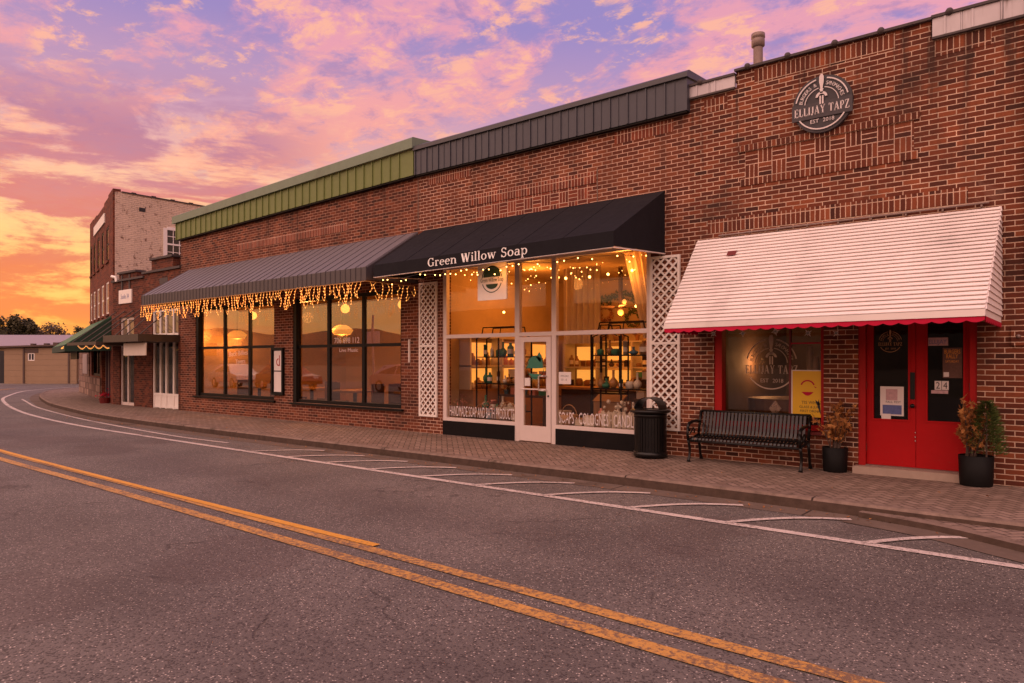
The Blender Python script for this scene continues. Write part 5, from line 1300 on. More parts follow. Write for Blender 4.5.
# ================================================================== LOW SHOPS
def low_shop(name, label, x0, x1, prof, ops):
    o = thing(name, label, 'building', ((x0+x1)/2, 0, 0)); mb = MB()
    wall_open(mb, x0, x1, -.12, prof[0][2], ops)
    for i, (a, b_, z) in enumerate(prof):
        if z > prof[0][2]+.01: mb.box(a, b_, 0, .25, prof[0][2]+.0005, z)
    mb.box(x0, x1, 9, 9.2, -.12, 4); mb.box(x0, x0+.14, .25, 9, -.12, 4); mb.box(x1-.14, x1, .25, 9, -.12, 4); mb.build('wall', M_BRICK4, o)
    mb = MB()
    for (a, b_, z) in prof: mb.box(a-.04, b_+.04, -.06, .30, z+.001, z+.07)
    mb.build('coping', M_TAR, o); MB().box(x0, x1, .25, 9, 3.9, 4.0).build('roof', M_ROOF, o)
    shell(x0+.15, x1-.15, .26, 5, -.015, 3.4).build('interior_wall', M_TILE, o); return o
sa = low_shop('brick_shop', 'low dark brick shop with a small white wall sign next to the tall corner building', -26.88, -24.45, [(-26.88, -24.45, 4.30), (-26.38, -25.0, 4.55)], [(-26.35, -25.2, -.02, 3.05)])
sb = low_shop('brick_shop', 'low brick shop with tall white-framed glazing next to the icicle lights', -24.45, -21.9, [(-24.45, -21.9, 4.42), (-23.88, -22.4, 4.82)], [(-23.85, -22.05, -.02, 3.2)])
MB().box(-23.3, -22.75, -.008, 0, 4.0, 4.2).build('wall_vent', M_TAR, sb)
for a in (-26.15, -25.55): MB().box(a, a+.08, -.03, 0, 3.95, 4.5).build('pilaster_strip', M_TAR, sa)
f = MB(); xs = [-23.85, -23.40, -23.0, -22.5, -22.05]
for i, x in enumerate(xs): f.box(x, x+.07 if i < 4 else x-.07, .04, .12, 0, 3.2)
for i in range(4):
    a = xs[i]+.07; b_ = xs[i+1]-(.07 if i == 3 else 0)
    for z in (.02, .42, 2.35, 3.12): f.box(a, b_, .05, .11, z, z+.07)
fo = f.build('storefront_frame', M_WHITE, sb)
for i in range(4):
    a = xs[i]+.07; b_ = xs[i+1]-(.07 if i == 3 else 0); MB().box(a, b_, .075, .081, .49, 2.35).build('pane', G_FAR, fo); MB().box(a, b_, .075, .081, 2.42, 3.12).build('pane', G_FAR, fo); MB().box(a, b_, .09, .10, 2.45, 3.10).build('blind', M_BOXW, fo); MB().box(a, b_, .07, .09, .09, .42).build('lower_panel', M_WHITE, fo)
f = MB()
for a, b_ in ((-26.35, -26.27), (-25.85, -25.77), (-25.28, -25.2)): f.box(a, b_, .06, .14, 0, 3.05)
for a, b_ in ((-26.27, -25.85), (-25.77, -25.28)):
    for z in (.0, 2.1, 2.95): f.box(a, b_, .07, .13, z, z+.1)
fo = f.build('door', M_ALU, sa)
for a, b_ in ((-26.27, -25.85), (-25.77, -25.28)): MB().box(a, b_, .09, .096, .1, 2.1).build('pane', G_FAR, fo); MB().box(a, b_, .09, .096, 2.2, 2.95).build('pane', G_FAR, fo); MB().box(a, b_, .11, .12, 2.22, 2.93).build('blind', M_BOXW, fo)
ws = thing('wall_sign', 'small white sign on the dark brick of the low shop', 'sign', (-25.83, -.03, 3.5)); MB().bbox(-26.33, -25.33, -.035, 0, 3.52, 3.99, .01).build('board', M_WHITE, ws)
mb = MB(); text(mb, 'Studio 34', -26.15, 3.68, .17, -.037, .62); mb.build('lettering', M_PRINTBL, ws)
ca = thing('flat_canopy', 'thin flat metal canopy held by rods over the low shop beside the corner building', 'canopy', (-25.7, -.7, 2.3)); MB().box(-26.95, -24.5, -1.45, -.002, 2.05, 2.15).build('deck', M_OLIVE, ca)
cb = thing('flat_canopy', 'dark flat canopy over the white-framed glazing of the low shop', 'canopy', (-23.2, -.6, 2.3)); MB().box(-24.48, -21.95, -1.25, -.002, 2.12, 2.34).build('deck', M_OLIVE, cb)
for o_, xs_, yy in ((ca, (-26.6, -25.9, -25.2, -24.7), -1.4), (cb, (-24.2, -23.4, -22.4), -1.2)):
    for x in xs_: MB().tube([(x, -.01, 3.25), (x, yy, 2.16)], .018, 6).build('rod', M_OLIVE, o_)
bs = thing('blade_sign', 'blank pale sign board hanging under the flat canopies', 'sign', (-22.6, -1.0, 1.7)); MB().bbox(-23.5, -21.95, -1.03, -1.0, 1.70, 2.08, .01).build('board', M_BOXW, bs); mb = MB(); [mb.tube([(x, -1.015, 2.08), (x, -1.015, 2.12)], .01, 5) for x in (-23.3, -22.2)]; mb.build('hanger', M_INK, bs)
gl_ = thing('garland_lights', 'amber light garland looped under the flat canopy by the corner', 'string lights', (-26, -1.46, 2.2)); pts = [(-25.9+.09*k, -1.47, 2.04-.10*abs(math.sin(k*.42))) for k in range(28)]
MB().tube(pts, .012, 5).build('wire', E_WIRE, gl_)
for p_ in pts:
    mb = MB(); mb.ball((p_[0], p_[1], p_[2]-.02), .015, 6); mb.build('bulb', E_GARL, gl_)

# ================================================================== TALL CORNER BUILDING (facade turned 15 degrees)
A15 = rad(15)
MT = Matrix.Translation((-26.9, 0, 0)) @ Matrix.Rotation(math.pi-A15, 4, 'Z') @ Matrix.Scale(-1, 4, (0, 1, 0))
# local frame: s along the facade to the left, +y into the building
def T15(mb): mb.v = [tuple(MT @ Vector(v)) for v in mb.v]; return mb
tall = thing('corner_building', 'tall two-storey brick corner building with a worn painted side wall', 'building', (-30, 4, 0))
wins = [(1.15, 1.95), (2.65, 3.4), (4.15, 4.9), (5.65, 6.35), (6.95, 7.5)]
mb = MB(); ops = [(a, b_, 5.25, 6.52) for a, b_ in wins]+[(a, b_, 3.27, 4.47) for a, b_ in wins]+[(.75, 3.3, -.02, 2.5), (3.9, 7.2, .9, 2.3)]
wall_open(mb, .0, 7.84, -.12, 7.5, ops)
for a, b_, z in ((0, 1.3, 7.66), (1.3, 2.6, 7.58), (5.2, 6.5, 7.56), (6.5, 7.84, 7.6)): mb.box(a, b_, 0, .25, 7.5005, z)
T15(mb).build('wall', M_BRICK5, tall)
y1 = 9.0
mb = MB(); mb.prismz([(-26.825, .035), (-26.825, y1), (-27.15, y1), (-27.15, .30), (-26.9, .26)], -.12, 7.55); mb.build('side_wall', M_PAINTB, tall)
mb = MB(); mb.prismz([(-34.47, 2.03), (-34.47, y1), (-34.2, y1), (-34.2, 2.3)], -.12, 7.5); mb.prismz([(-34.2, y1), (-27.15, y1), (-27.15, y1-.25), (-34.2, y1-.25)], -.12, 7.5); mb.build('rear_wall', M_BRICK5, tall)
mb = MB(); mb.box(-27.2, -26.79, .27, y1, 7.551, 7.59)
for k in range(12): mb.box(-26.84, -26.78, .6+k*.7, .75+k*.7, 7.591, 7.615)
mb.build('coping', M_TAR, tall); MB().prismz([(-27.15, .5), (-27.15, y1-.25), (-34.2, y1-.25), (-34.2, 2.4)], 7.0, 7.1).build('roof', M_ROOF, tall)
for i, (a, b_) in enumerate(wins):
    for z0, z1, white in ((5.25, 6.52, False), (3.27, 4.47, True)):
        f = MB(); f.box(a, a+.07, .012, .10, z0, z1); f.box(b_-.07, b_, .012, .10, z0, z1); f.box(a+.07, b_-.07, .012, .10, z1-.07, z1); f.box(a+.07, b_-.07, .012, .10, z0, z0+.07); f.box(a+.07, b_-.07, .015, .09, (z0+z1)/2-.03, (z0+z1)/2+.03)
        w = T15(f).build('window', M_WHITE if white else M_BLACKM, tall)
        T15(MB().box(a+.07, b_-.07, .022, .027, z0+.07, z1-.07)).build('pane', G_FAR, w)
        if white: T15(MB().box(a+.07, b_-.07, .030, .036, z0+.07, z1-.07)).build('blind', M_WHITE, w)
        else: T15(MB().box(a+.07, b_-.07, .05, .06, z0+.07, z1-.07)).build('blind', M_TILE, w)
        T15(MB().box(a-.05, b_+.05, -.05, .05, z0-.08, z0-.002)).build('sill', M_BRICK5, w)
o = thing('painted_wall_sign', 'long white painted sign high on the tall corner building', 'sign', (-30.5, 1, 6.7)); T15(MB().box(2.25, 5.95, -.04, -.002, 6.80, 7.16)).build('board', M_WHITE, o)
f = MB(); wy0, wy1, wz0, wz1 = 1.80, 2.62, 5.33, 6.50
f.box(-26.822, -26.775, wy0-.08, wy0+.06, wz0, wz1); f.box(-26.822, -26.775, wy1-.06, wy1+.08, wz0, wz1); f.box(-26.822, -26.775, wy0+.06, wy1-.06, wz1-.06, wz1+.06); f.box(-26.822, -26.775, wy0+.06, wy1-.06, wz0-.06, wz0+.06); f.box(-26.822, -26.785, wy0+.06, wy1-.06, (wz0+wz1)/2-.03, (wz0+wz1)/2+.03)
sw = f.build('window', M_WHITE, tall); mb = MB()
for k in (1, 2): yy = wy0+.06+(wy1-wy0-.12)*k/3; mb.box(-26.818, -26.797, yy-.012, yy+.012, wz0+.06, wz1-.06)
for k in (1, 3): z = wz0+(wz1-wz0)*k/4; mb.box(-26.8175, -26.7975, wy0+.06, wy1-.06, z-.012, z+.012)
mb.build('glazing_bar', M_WHITE, sw); MB().box(-26.821, -26.814, wy0+.06, wy1-.06, wz0+.06, wz1-.06).build('pane', M_CARGL, sw)
MB().box(-26.823, -26.81, .86, 1.08, 6.98, 7.12).build('vent_grille', M_INK, tall)
MB().tube([(-26.86, -.05, 4.52), (-26.5, -.06, 4.46), (-26.45, -.06, 4.30)], .05, 8).build('gutter_spout', M_WHITE, tall)
# ground floor: red recess, posts, stone bay
T15(MB().box(.75, 3.3, .9, .95, -.02, 2.5)).build('recess_wall', M_DKRED, tall)
mb = MB(); mb.box(1.6, 1.75, .05, .2, 0, 2.5); mb.box(2.5, 2.6, .05, .2, 0, 2.5); T15(mb).build('post', M_PLUM, tall); T15(MB().box(2.7, 3.2, .3, .36, 0, 2.2)).build('door', M_BOXW, tall)
f = MB(); f.box(3.9, 7.2, .08, .16, .9, 1.0); f.box(3.9, 7.2, .08, .16, 2.2, 2.3); [f.box(a, a+.08, .08, .16, 1.0, 2.2) for a in (3.9, 5.5, 7.12)]; w = T15(f).build('window', M_BLACKM, tall); T15(MB().box(3.98, 7.12, .11, .116, 1.0, 2.2)).build('pane', G_FAR, w); T15(MB().box(3.98, 7.12, .3, .31, 1.0, 2.2)).build('blind', M_GREYROOF, w)
T15(MB().box(3.4, 7.8, -.06, -.002, -.1, .85)).build('stone_base', M_STONEW, tall)
ex = thing('stone_annex', 'low stone-faced annex at the far end of the corner building', 'building', (-37, 3, 0)); mb = MB(); mb.box(7.86, 12.6, -.05, 2.5, -.12, 2.35); T15(mb).build('wall', M_STONEW, ex); mb = MB(); mb.box(7.86, 12.7, -.15, 2.6, 2.351, 2.45); T15(mb).build('roof', M_TANROOF, ex)
T15(MB().box(8.3, 10.3, -.08, -.051, .95, 1.85)).build('window', M_GREYROOF, ex)
ga = thing('green_awning', 'sloping green canvas awning on the tall corner building', 'awning', (-30, -.5, 2)); gz1, gz0, gy = 3.13, 2.10, -1.42
T15(MB().prismx([(-.003, gz1), (gy, gz0), (gy, gz0-.025), (-.003, gz1-.04)], .35, 7.6)).build('canopy', M_GREENCLOTH, ga)
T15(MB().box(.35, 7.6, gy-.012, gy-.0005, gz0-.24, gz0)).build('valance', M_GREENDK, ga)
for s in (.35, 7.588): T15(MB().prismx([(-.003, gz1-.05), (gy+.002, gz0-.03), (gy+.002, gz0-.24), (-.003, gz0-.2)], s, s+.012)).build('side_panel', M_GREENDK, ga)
o = thing('garland_lights', 'short amber garland on the edge of the green awning', 'string lights', (-33, -.3, 1.95))
for k in range(7):
    mb = MB(); mb.ball((.45+.16*k, gy-.04, 2.02-.05*abs(math.sin(k*.9))), .017, 5); T15(mb).build('bulb', E_GARL, o)
o = thing('dark_shop_sign', 'dark sign board hanging below the green awning', 'sign', (-30, -.6, 1.6)); T15(MB().box(2.2, 5.2, -.92, -.86, 1.60, 1.90)).build('board', M_BLACKM, o); mb = MB(); [mb.tube([(s, -.89, 1.9), (s, -.89, 2.42)], .012, 5) for s in (2.5, 4.9)]; T15(mb).build('hanger', M_INK, o)
o = thing('red_plant', 'small red potted plant on the pavement outside the corner building', 'plant', (-27.9, .0, 0)); mb = MB(); mb.lathe([(0, 0), (.16, 0), (.2, .2), (0, .2)], -27.75, .06, 12); mb.build('pot', M_DKRED, o); mb = MB()
for k in range(70): 
    c = Vector((-27.75+R.gauss(0, .14), .06+R.gauss(0, .1), .24+abs(R.gauss(0, .1)))); s = .05; q = Vector((R.uniform(-1, 1), R.uniform(-1, 1), R.uniform(-1, 1))).normalized()*s; q2 = q.cross(Vector((0, .3, 1))).normalized()*s; mb.add([c-q, c+q2, c+q], [(0, 1, 2)])
mb.build('leaf', M_REDTRIM, o)

# ================================================================== FAR LEFT: tan block, metal roof, trees
AX = Vector((-.6314, .7755, 0)); RX = Vector((.7755, .6314, 0))        # away from and across the street bend
def tanframe(org, mb):
    o = Vector(org); mb.v = [tuple(o+RX*v[0]+AX*v[1]+Vector((0, 0, v[2]))) for v in mb.v]; return mb
TO = (-61.7, 6.25, 0)
tn = thing('tan_block_building', 'low tan flat-roofed block building across the far end of the street', 'building', TO)
w_ = MB(); wall_open(w_, 0, 5.3, -.15, 2.50, [(1.72, 2.22, 1.55, 2.12)], 0, .2); w_.box(0, .2, .2, 6, -.15, 2.5); w_.box(5.3, 9, .25, 6, -.15, 2.45); tanframe(TO, w_).build('wall', M_TAN, tn)
mb = MB(); mb.prism([(-.3, 2.50), (5.4, 2.66), (9.2, 2.60), (9.2, 2.72), (5.4, 2.78), (-.3, 2.62)], -.25, 6); tanframe(TO, mb).build('roof', M_TANROOF, tn)
for x in (1.45, 4.75): tanframe(TO, MB().box(x-.05, x+.05, -.07, -.002, -.1, 2.55)).build('downspout', M_TANROOF, tn)
tanframe(TO, MB().box(1.5, 2.5, -.03, -.002, 2.13, 2.45)).build('lintel', M_TANROOF, tn)
f = MB(); f.box(1.72, 1.79, .02, .1, 1.55, 2.12); f.box(2.15, 2.22, .02, .1, 1.55, 2.12); f.box(1.79, 2.15, .02, .1, 1.55, 1.62); f.box(1.79, 2.15, .02, .1, 2.05, 2.12); f.box(1.945, 1.995, .02, .1, 1.62, 2.05); w = tanframe(TO, f).build('window', M_WHITE, tn); tanframe(TO, MB().box(1.79, 2.15, .06, .066, 1.62, 2.05)).build('pane', M_CARGL, w)
tanframe(TO, MB().box(-1.2, -.32, 1.2, 1.4, -.15, 2.3)).build('dark_doorway', M_INK, tn)
for x, r in ((1.9, .12), (2.6, .18), (3.4, .10), (.9, .1)): tanframe(TO, MB().box(x, x+r*2, 1.5, 1.9, 2.6, 2.75+r)).build('roof_unit', M_TANROOF, tn)
gm = thing('metal_roof_shed', 'long shed with a pale grey metal roof behind the tan block', 'building', (-83, 12, 0)); GO = (-83.3, 11.8, 0)
mb = MB(); mb.box(-14, 6, 0, 8, -.2, 3.05); tanframe(GO, mb).build('wall', M_TAN, gm); mb = MB(); mb.prismx([(-.5, 2.95), (4, 4.25), (8.5, 2.95), (8.5, 2.85), (4, 4.1), (-.5, 2.85)], -14.3, 5.2); tanframe(GO, mb).build('roof', M_GREYROOF, gm)

def tree(loc, h, w, mat, label, trunk_h, n, seed, loose=1.0, name='broadleaf_tree'):
    r = random.Random(seed); o = thing(name, label, 'tree', loc, 'trees beyond the tan block'); L = Vector(loc)
    tk = MB(); top = L+Vector((0, 0, h*.8)); tk.tube([L, L+Vector((.1, 0, trunk_h)), top], [w*.05, w*.04, w*.01], 8)
    cl = []
    for k in range(16):
        a = r.uniform(0, 6.28); rr = w*.5*r.uniform(.25, .95)**.7; f = r.random(); z = trunk_h+(h-trunk_h)*(.15+.80*f); rr *= math.sqrt(max(.08, 1-(abs(f-.38)/.68)**2))
        c = L+Vector((rr*math.cos(a), rr*math.sin(a), z)); cl.append((c, w*r.uniform(.10, .20)))
        tk.tube([L+Vector((0, 0, trunk_h+(z-trunk_h)*.4)), (L+c)/2+Vector((0, 0, z*.5)), c], [w*.014, w*.01, w*.004], 5)
    tk.build('trunk', M_BARK, o)
    fo = MB()
    for k in range(n):
        c, s = r.choice(cl); d = Vector((r.gauss(0, 1), r.gauss(0, 1), r.gauss(0, .75))).normalized()*s*r.uniform(.25, 1.15)*loose
        p_ = c+d; q = Vector((r.uniform(-1, 1), r.uniform(-1, 1), r.uniform(-.6, .6))).normalized(); q2 = q.cross(Vector((r.random(), r.random(), r.random()))).normalized(); e = w*.022*r.uniform(.6, 1.5)
        fo.add([p_-q*e, p_+q2*e*.8, p_+q*e*1.3, p_-q2*e*.8], [(0, 1, 2, 3)])
    fo.build('crown', mat, o)
def at(px, Z, z0=-.2):
    t_2 = (px-512)/710; return (Z*(-.6314+t_2*.7755), -10.6+Z*(.7755+t_2*.6314), z0)
tree(at(10, 95), 7.6, 6.6, M_TREE, 'dense dark tree rising highest behind the metal roof at far left', 1.5, 9000, 1)
tree(at(-22, 92), 7.0, 6.5, M_TREE, 'dense dark tree cut by the left edge of the photo', 1.5, 4000, 2)
tree(at(27, 98), 6.6, 4.6, M_TREE, 'shorter dense tree on the right shoulder of the highest tree', 1.3, 3200, 3)
tree(at(51, 118), 7.7, 5.6, M_TREE2, 'thin hazy tree standing alone between the dense trees and the awning', 1.6, 3200, 4, 1.25)
tree(at(40, 125), 7.1, 4.6, M_TREE2, 'small hazy tree left of the lone thin tree', 1.4, 2400, 5, 1.2)
tree(at(67, 130), 6.3, 7.5, M_TREE2, 'low wide hazy tree behind the tan roof edge', .8, 3200, 6, 1.2)
tree(at(84, 112), 7.0, 6.0, M_TREE, 'dark tree half hidden behind the green awning', 1.2, 3000, 7)
# wooded ridge that closes the valley behind the street (mirrored in the windows)
mb = MB(); pts = []
for k in range(61):
    x = -420+14*k; pts.append((x, 9+9*abs(math.sin(k*.17+.6))+3*math.sin(k*.61)))
mb.add([(x, -150, -.3) for x, z in pts]+[(x, -190, z) for x, z in pts]+[(x, -260, -.3) for x, z in pts], [(i, i+1, 62+i, 61+i) for i in range(60)]+[(61+i, 62+i, 123+i, 122+i) for i in range(60)])
structure(mb.build('wooded_ridge', M_HILL))

# ================================================================== THE OTHER SIDE OF THE STREET (mirrored in the windows)
def parked_car(name, label, x, y, ang, paint, van=False):
    o = thing(name, label, 'car', (0, 0, 0), 'cars parked across the street'); L, W_ = 4.5, .86
    low = [(-2.2, .35), (2.2, .35), (2.27, .55), (2.2, .80), (1.3, .93), (-1.75, .97), (-2.2, .90), (-2.27, .55)]
    top = [(1.15, .93), (.45, 1.40), (-.2, 1.48), (-1.2, 1.45), (-1.95, .97)]
    mb = MB(); mb.prism(low, -W_, W_)
    n = len(top); v = [(px, -W_+.05, z) if z < 1.1 else (px, -W_+.22, z) for px, z in top]; v += [(a_, -b_, c) for a_, b_, c in v]
    mb.add(v, [tuple(range(n-1, -1, -1)), tuple(range(n, 2*n))]+[(i, i+1, i+1+n, i+n) for i in range(n-1)]); mb.build('body', paint, o)
    for s in (-1, 1):
        def at_(px, z): return (px, s*(W_-.05-(z-.93)/.5*.17+.012), z)
        for q in ([(.95, .98), (.42, 1.34), (-.15, 1.40), (-.15, .98)], [(-.23, .98), (-.23, 1.40), (-1.15, 1.38), (-1.6, .98)]):
            w_ = [at_(*k) for k in q]; w2 = [(a_, b_-s*.03, c) for a_, b_, c in w_]
            MB().add(w_+w2, [(0, 1, 2, 3), (7, 6, 5, 4)]+[(i, i+4, (i+1) % 4+4, (i+1) % 4) for i in range(4)]).build('side_window', M_CARGL, o)
        for wx in (-1.4, 1.42):
            st_ = MB(); st_.smooth = True; st_.lathe([(.2, -.1), (.31, -.1), (.33, -.06), (.33, .08), (.31, .1), (.2, .1)], 0, 0, 20); st_.xf(Matrix.Translation((wx, s*.78, .33)) @ Matrix.Rotation(math.pi/2, 4, 'X')); w = st_.build('wheel', M_TYRE, o, (wx, s*.78, .33))
            st_ = MB(); st_.disc_y(wx, .33, .2, s*.78-.06 if s > 0 else s*.78-.09, s*.78+.09 if s > 0 else s*.78+.06, 18); st_.build('rim', M_CHROME, w)
        MB().bbox(2.16, 2.24, s*.5-.15, s*.5+.15, .66, .78, .01).build('headlight', M_PAPER, o); MB().bbox(-2.28, -2.22, s*.6-.12, s*.6+.12, .70, .84, .01).build('tail_light', M_REDFR, o)
    o.location = (x, y, RZ); o.rotation_euler = (0, 0, rad(ang)); return o
parked_car('parked_car', 'silver car parked across the street, mirrored in the leftmost tall window', -41.5, -12.8, 8, M_CARW)
parked_car('parked_car', 'maroon car parked across the street, mirrored beside the menu board', -35.6, -12.6, 5, M_CARR)
parked_car('parked_car', 'pale car parked farther along the opposite side, mirrored in the right tall window', -27.5, -14.5, 2, M_CARW)
op = thing('brick_warehouse', 'low brick warehouse across the street, seen only as a reflection', 'building', (-36, -21, 0)); mb = MB(); mb.box(-33, -18, -26, -19, -.2, 4.2); mb.build('wall', M_BRICK4, op)
mb = MB(); mb.box(-33.1, -17.9, -26.1, -18.9, 4.2, 4.4); mb.build('roof', M_TANROOF, op)
for x in (-31, -28, -25, -22): MB().box(x, x+1.4, -18.99, -18.9, 1.0, 2.6).build('window', M_WHITE, op)
pl_2 = thing('sign_post', 'pale steel sign post across the street, mirrored in the right tall window', 'post', (-29.8, -14, RZ)); MB().tube([(-29.8, -14, RZ), (-29.8, -14, 4.0)], .06, 8).build('post', M_BOXW, pl_2); MB().bbox(-30.3, -29.3, -14.03, -13.98, 2.4, 3.1, .01).build('board', M_PAPER, pl_2)

# ================================================================== LIGHTS, WORLD, CAMERA
def lamp(name, loc, power, col, r=.1):
    l = bpy.data.lights.new(name, 'POINT'); l.energy = power; l.color = col; l.shadow_soft_size = r
    o = bpy.data.objects.new(name, l); COL.objects.link(o); o.location = loc; return o
WARM = (1, .33, .055)
lamp('fan_light', (-7.9, 2.9, 2.45), 85, WARM, .15); lamp('shop_ceiling_light', (-9.6, 2.0, 3.2), 45, WARM, .2); lamp('shop_window_light', (-6.6, .75, 3.2), 17, WARM, .15); lamp('shop_window_light', (-9.4, .75, 3.2), 15, WARM, .15)
lamp('pendant_light', (LX1, 1.4, 2.16), 75, (1, .40, .11), .14); lamp('pendant_light', (LX2, 1.4, 2.16), 75, (1, .40, .11), .14); lamp('restaurant_fill_light', (-16.35, .75, 2.7), 380, (1, .42, .13), .15); lamp('restaurant_fill_light', (-21.2, .45, 2.3), 50, (1, .42, .13), .15); lamp('restaurant_fill_light', (-11.5, .5, 2.4), 100, (1, .42, .13), .15)  # restaurant lights added as unseen fill behind the piers, pendants sit at their lamps
lamp('pub_fill_light', (-3.6, 3.2, 1.9), 14, (1, .45, .16), .1); lamp('pub_fill_light', (-4.75, 2.6, 1.5), 26, (1, .5, .2), .1)  # room fill, the left one added without a lamp for a side glow
for x in (-20.3, -18, -15.7, -13.4): lamp('icicle_light', (x, -1.3, 2.95), 4.5, WARM, .12)
for x in (-10, -8, -6.2): lamp('fairy_light', (x, -1.2, 3.08), 3.5, WARM, .12)

sun = bpy.data.lights.new('sun', 'SUN'); so = bpy.data.objects.new('sun', sun); COL.objects.link(so)
SD = Vector((-.95, .31, .05)).normalized()
so.rotation_euler = SD.to_track_quat('Z', 'Y').to_euler(); sun.energy = .8; sun.angle = rad(2); sun.color = (1, .5, .22)

wd = bpy.data.worlds.new('World'); S.world = wd; wd.use_nodes = True
t = NT(wd.node_tree); bg = wd.node_tree.nodes['Background']
g = t.node('ShaderNodeTexCoord').outputs['Generated']
x, y, z = t.sep(g)
zc = t.m('MAXIMUM', z, 0.0)
hl = t.m('SQRT', t.m('ADD', t.m('MULTIPLY', x, x), t.m('MULTIPLY', y, y)))
c_ = t.m('DIVIDE', t.m('ADD', t.m('MULTIPLY', x, -.951), t.m('MULTIPLY', y, .309)), t.m('MAXIMUM', hl, .001))   # 1 towards the sunset
near = t.smooth(c_, .15, 1.0)
warm = t.ramp(zc, [(0, lin(255, 164, 70)), (.05, lin(255, 170, 80)), (.11, lin(255, 180, 108)), (.17, lin(255, 196, 140)), (.24, lin(246, 180, 164)), (.32, lin(206, 158, 184)), (.42, lin(158, 138, 196)), (1, lin(140, 128, 186))])
cool = t.ramp(zc, [(0, lin(252, 190, 140)), (.1, lin(252, 192, 150)), (.2, lin(240, 180, 172)), (.28, lin(204, 164, 198)), (.36, lin(160, 148, 210)), (.5, lin(138, 134, 206)), (1, lin(128, 126, 196))])
base = t.mix(near, cool, warm)
# cloud deck seen in perspective
k = t.m('DIVIDE', 1.0, t.m('ADD', zc, .13))
pc = t.comb(t.m('MULTIPLY', x, k), t.m('MULTIPLY', y, k), 0.0)
st = t.node('ShaderNodeMapping'); t.put(st.inputs[0], pc); st.inputs['Rotation'].default_value = (0, 0, rad(-58)); st.inputs['Scale'].default_value = (1.0, 2.3, 1)
n1 = t.noise(st.outputs[0], 1.0, 10, .64, .5); n2 = t.noise(pc, 8.5, 9, .66, .25); n3 = t.noise(st.outputs[0], 2.6, 9, .66, .6)
pink = t.ramp(zc, [(0, lin(255, 160, 70)), (.10, lin(255, 168, 96)), (.18, lin(255, 172, 126)), (.28, lin(255, 170, 150)), (.40, lin(244, 164, 176)), (1, lin(210, 156, 190))])
cl = t.smooth(t.m('ADD', n1, t.m('MULTIPLY_ADD', n2, .55, -.275)), .43, .60)
col = t.mix(t.m('MULTIPLY', cl, .85), base, pink)
# broken rows of small puffs, rose shaded below and peach lit on top
pm = t.m('MULTIPLY', t.smooth(n3, .42, .56), t.smooth(zc, .12, .20))
puff = t.m('MULTIPLY', t.smooth(n2, .49, .60), pm)
col = t.mix(t.m('MULTIPLY', puff, .85), col, lin(255, 186, 158))
shade = t.m('MULTIPLY', t.smooth(t.noise(t.node('ShaderNodeVectorMath', operation='ADD').outputs[0], 1, 1), 0, 1) if False else t.smooth(n2, .46, .36), t.m('MULTIPLY', t.smooth(n1, .47, .56), t.smooth(zc, .14, .22)))
col = t.mix(t.m('MULTIPLY', shade, .30), col, lin(170, 124, 170))
# long low streaks and a mauve bank towards the sunset
lo = t.comb(t.m('MULTIPLY_ADD', x, 1.1, 11.9), t.m('MULTIPLY', y, 1.1), t.m('MULTIPLY', zc, 5.0))
n4 = t.noise(lo, 2.4, 9, .64, .45); n5 = t.noise(lo, 8.0, 6, .65, .3)
sig = t.m('ADD', n4, t.m('MULTIPLY_ADD', n5, .45, -.225))
bank = t.m('MULTIPLY', t.smooth(zc, .15, .20), t.smooth(zc, .37, .27))
thin = t.m('MULTIPLY', t.smooth(zc, .02, .06), t.smooth(zc, .22, .16))
dk = t.m('ADD', t.m('MULTIPLY', t.smooth(sig, .42, .55), t.m('MULTIPLY', bank, t.smooth(c_, .935, .985))), t.m('MULTIPLY', t.smooth(sig, .44, .53), t.m('MULTIPLY', thin, .95)), clamp=True)
dcol = t.ramp(t.m('ADD', zc, t.m('MULTIPLY_ADD', n5, .12, -.06)), [(0, lin(240, 126, 60)), (.09, lin(232, 112, 78)), (.16, lin(216, 106, 102)), (.20, lin(214, 118, 124)), (.27, lin(184, 120, 150)), (.4, lin(160, 130, 182))])
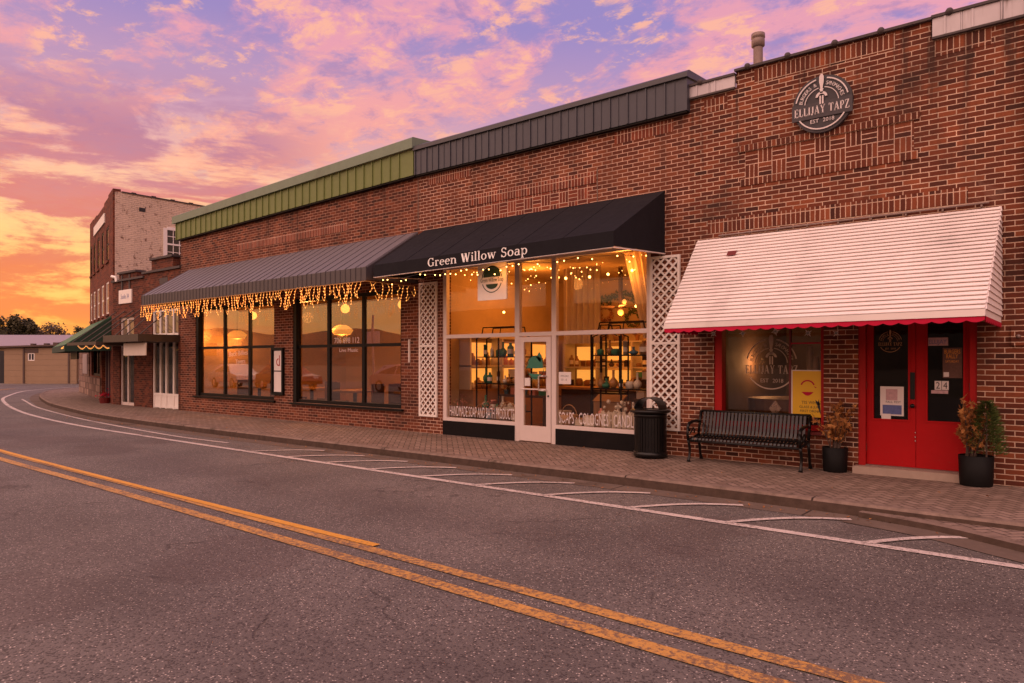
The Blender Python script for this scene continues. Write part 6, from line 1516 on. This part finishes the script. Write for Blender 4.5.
col = t.mix(t.m('MULTIPLY', dk, t.m('MULTIPLY', .82, t.smooth(c_, .70, .97))), col, dcol)
hot = t.m('MULTIPLY', t.smooth(sig, .50, .38), t.m('MULTIPLY', t.smooth(zc, .33, .14), near))
col = t.mix(t.m('MULTIPLY', hot, .95), col, t.ramp(zc, [(0, lin(255, 190, 84)), (.12, lin(255, 210, 122)), (.24, lin(255, 208, 168))]))
# the open sky opposite the sunset, brightened by an added glow (behind the camera)
gain = t.smooth(y, .25, -.55)
glow = t.m('MULTIPLY', gain, t.m('MULTIPLY_ADD', t.smooth(z, .02, .62), 1.05, .10))
col = t.mix(1.0, col, t.mix(1.0, (2.0, 1.25, .78, 1), t.comb(glow, glow, glow), 'MULTIPLY'), 'ADD')
sky = t.node('ShaderNodeTexSky', sky_type='NISHITA'); sky.sun_disc = False; sky.sun_elevation = rad(3); sky.sun_rotation = math.atan2(SD.x, SD.y)
fin = t.mix(1.0, col, t.mix(1.0, sky.outputs[0], (.004, .004, .004, 1), 'MULTIPLY'), 'ADD')
t.put(bg.inputs['Color'], fin); bg.inputs['Strength'].default_value = 1.0

cam = bpy.data.cameras.new('camera'); co = bpy.data.objects.new('camera', cam); COL.objects.link(co); S.camera = co
co.location = (0, -10.6, 1.53); co.rotation_euler = Vector((-.6314, .7755, 0)).to_track_quat('-Z', 'Y').to_euler()
cam.sensor_width = 36; cam.lens = 710/1024*36; cam.shift_y = (361-341.5)/1024; cam.clip_end = 5000; cam.clip_start = .05
S.render.engine = 'CYCLES'; S.cycles.use_denoising = True
try: S.cycles.denoiser = 'OPENIMAGEDENOISE'
except Exception: pass
S.cycles.max_bounces = 7; S.cycles.transparent_max_bounces = 16; S.cycles.sample_clamp_indirect = 4; S.cycles.caustics_reflective = False; S.cycles.caustics_refractive = False
S.view_settings.view_transform = 'Standard'; S.view_settings.look = 'None'; S.view_settings.exposure = 0; S.view_settings.gamma = 1
for o in list(bpy.data.objects):
    if o.type == 'LIGHT': o['kind'] = 'structure'
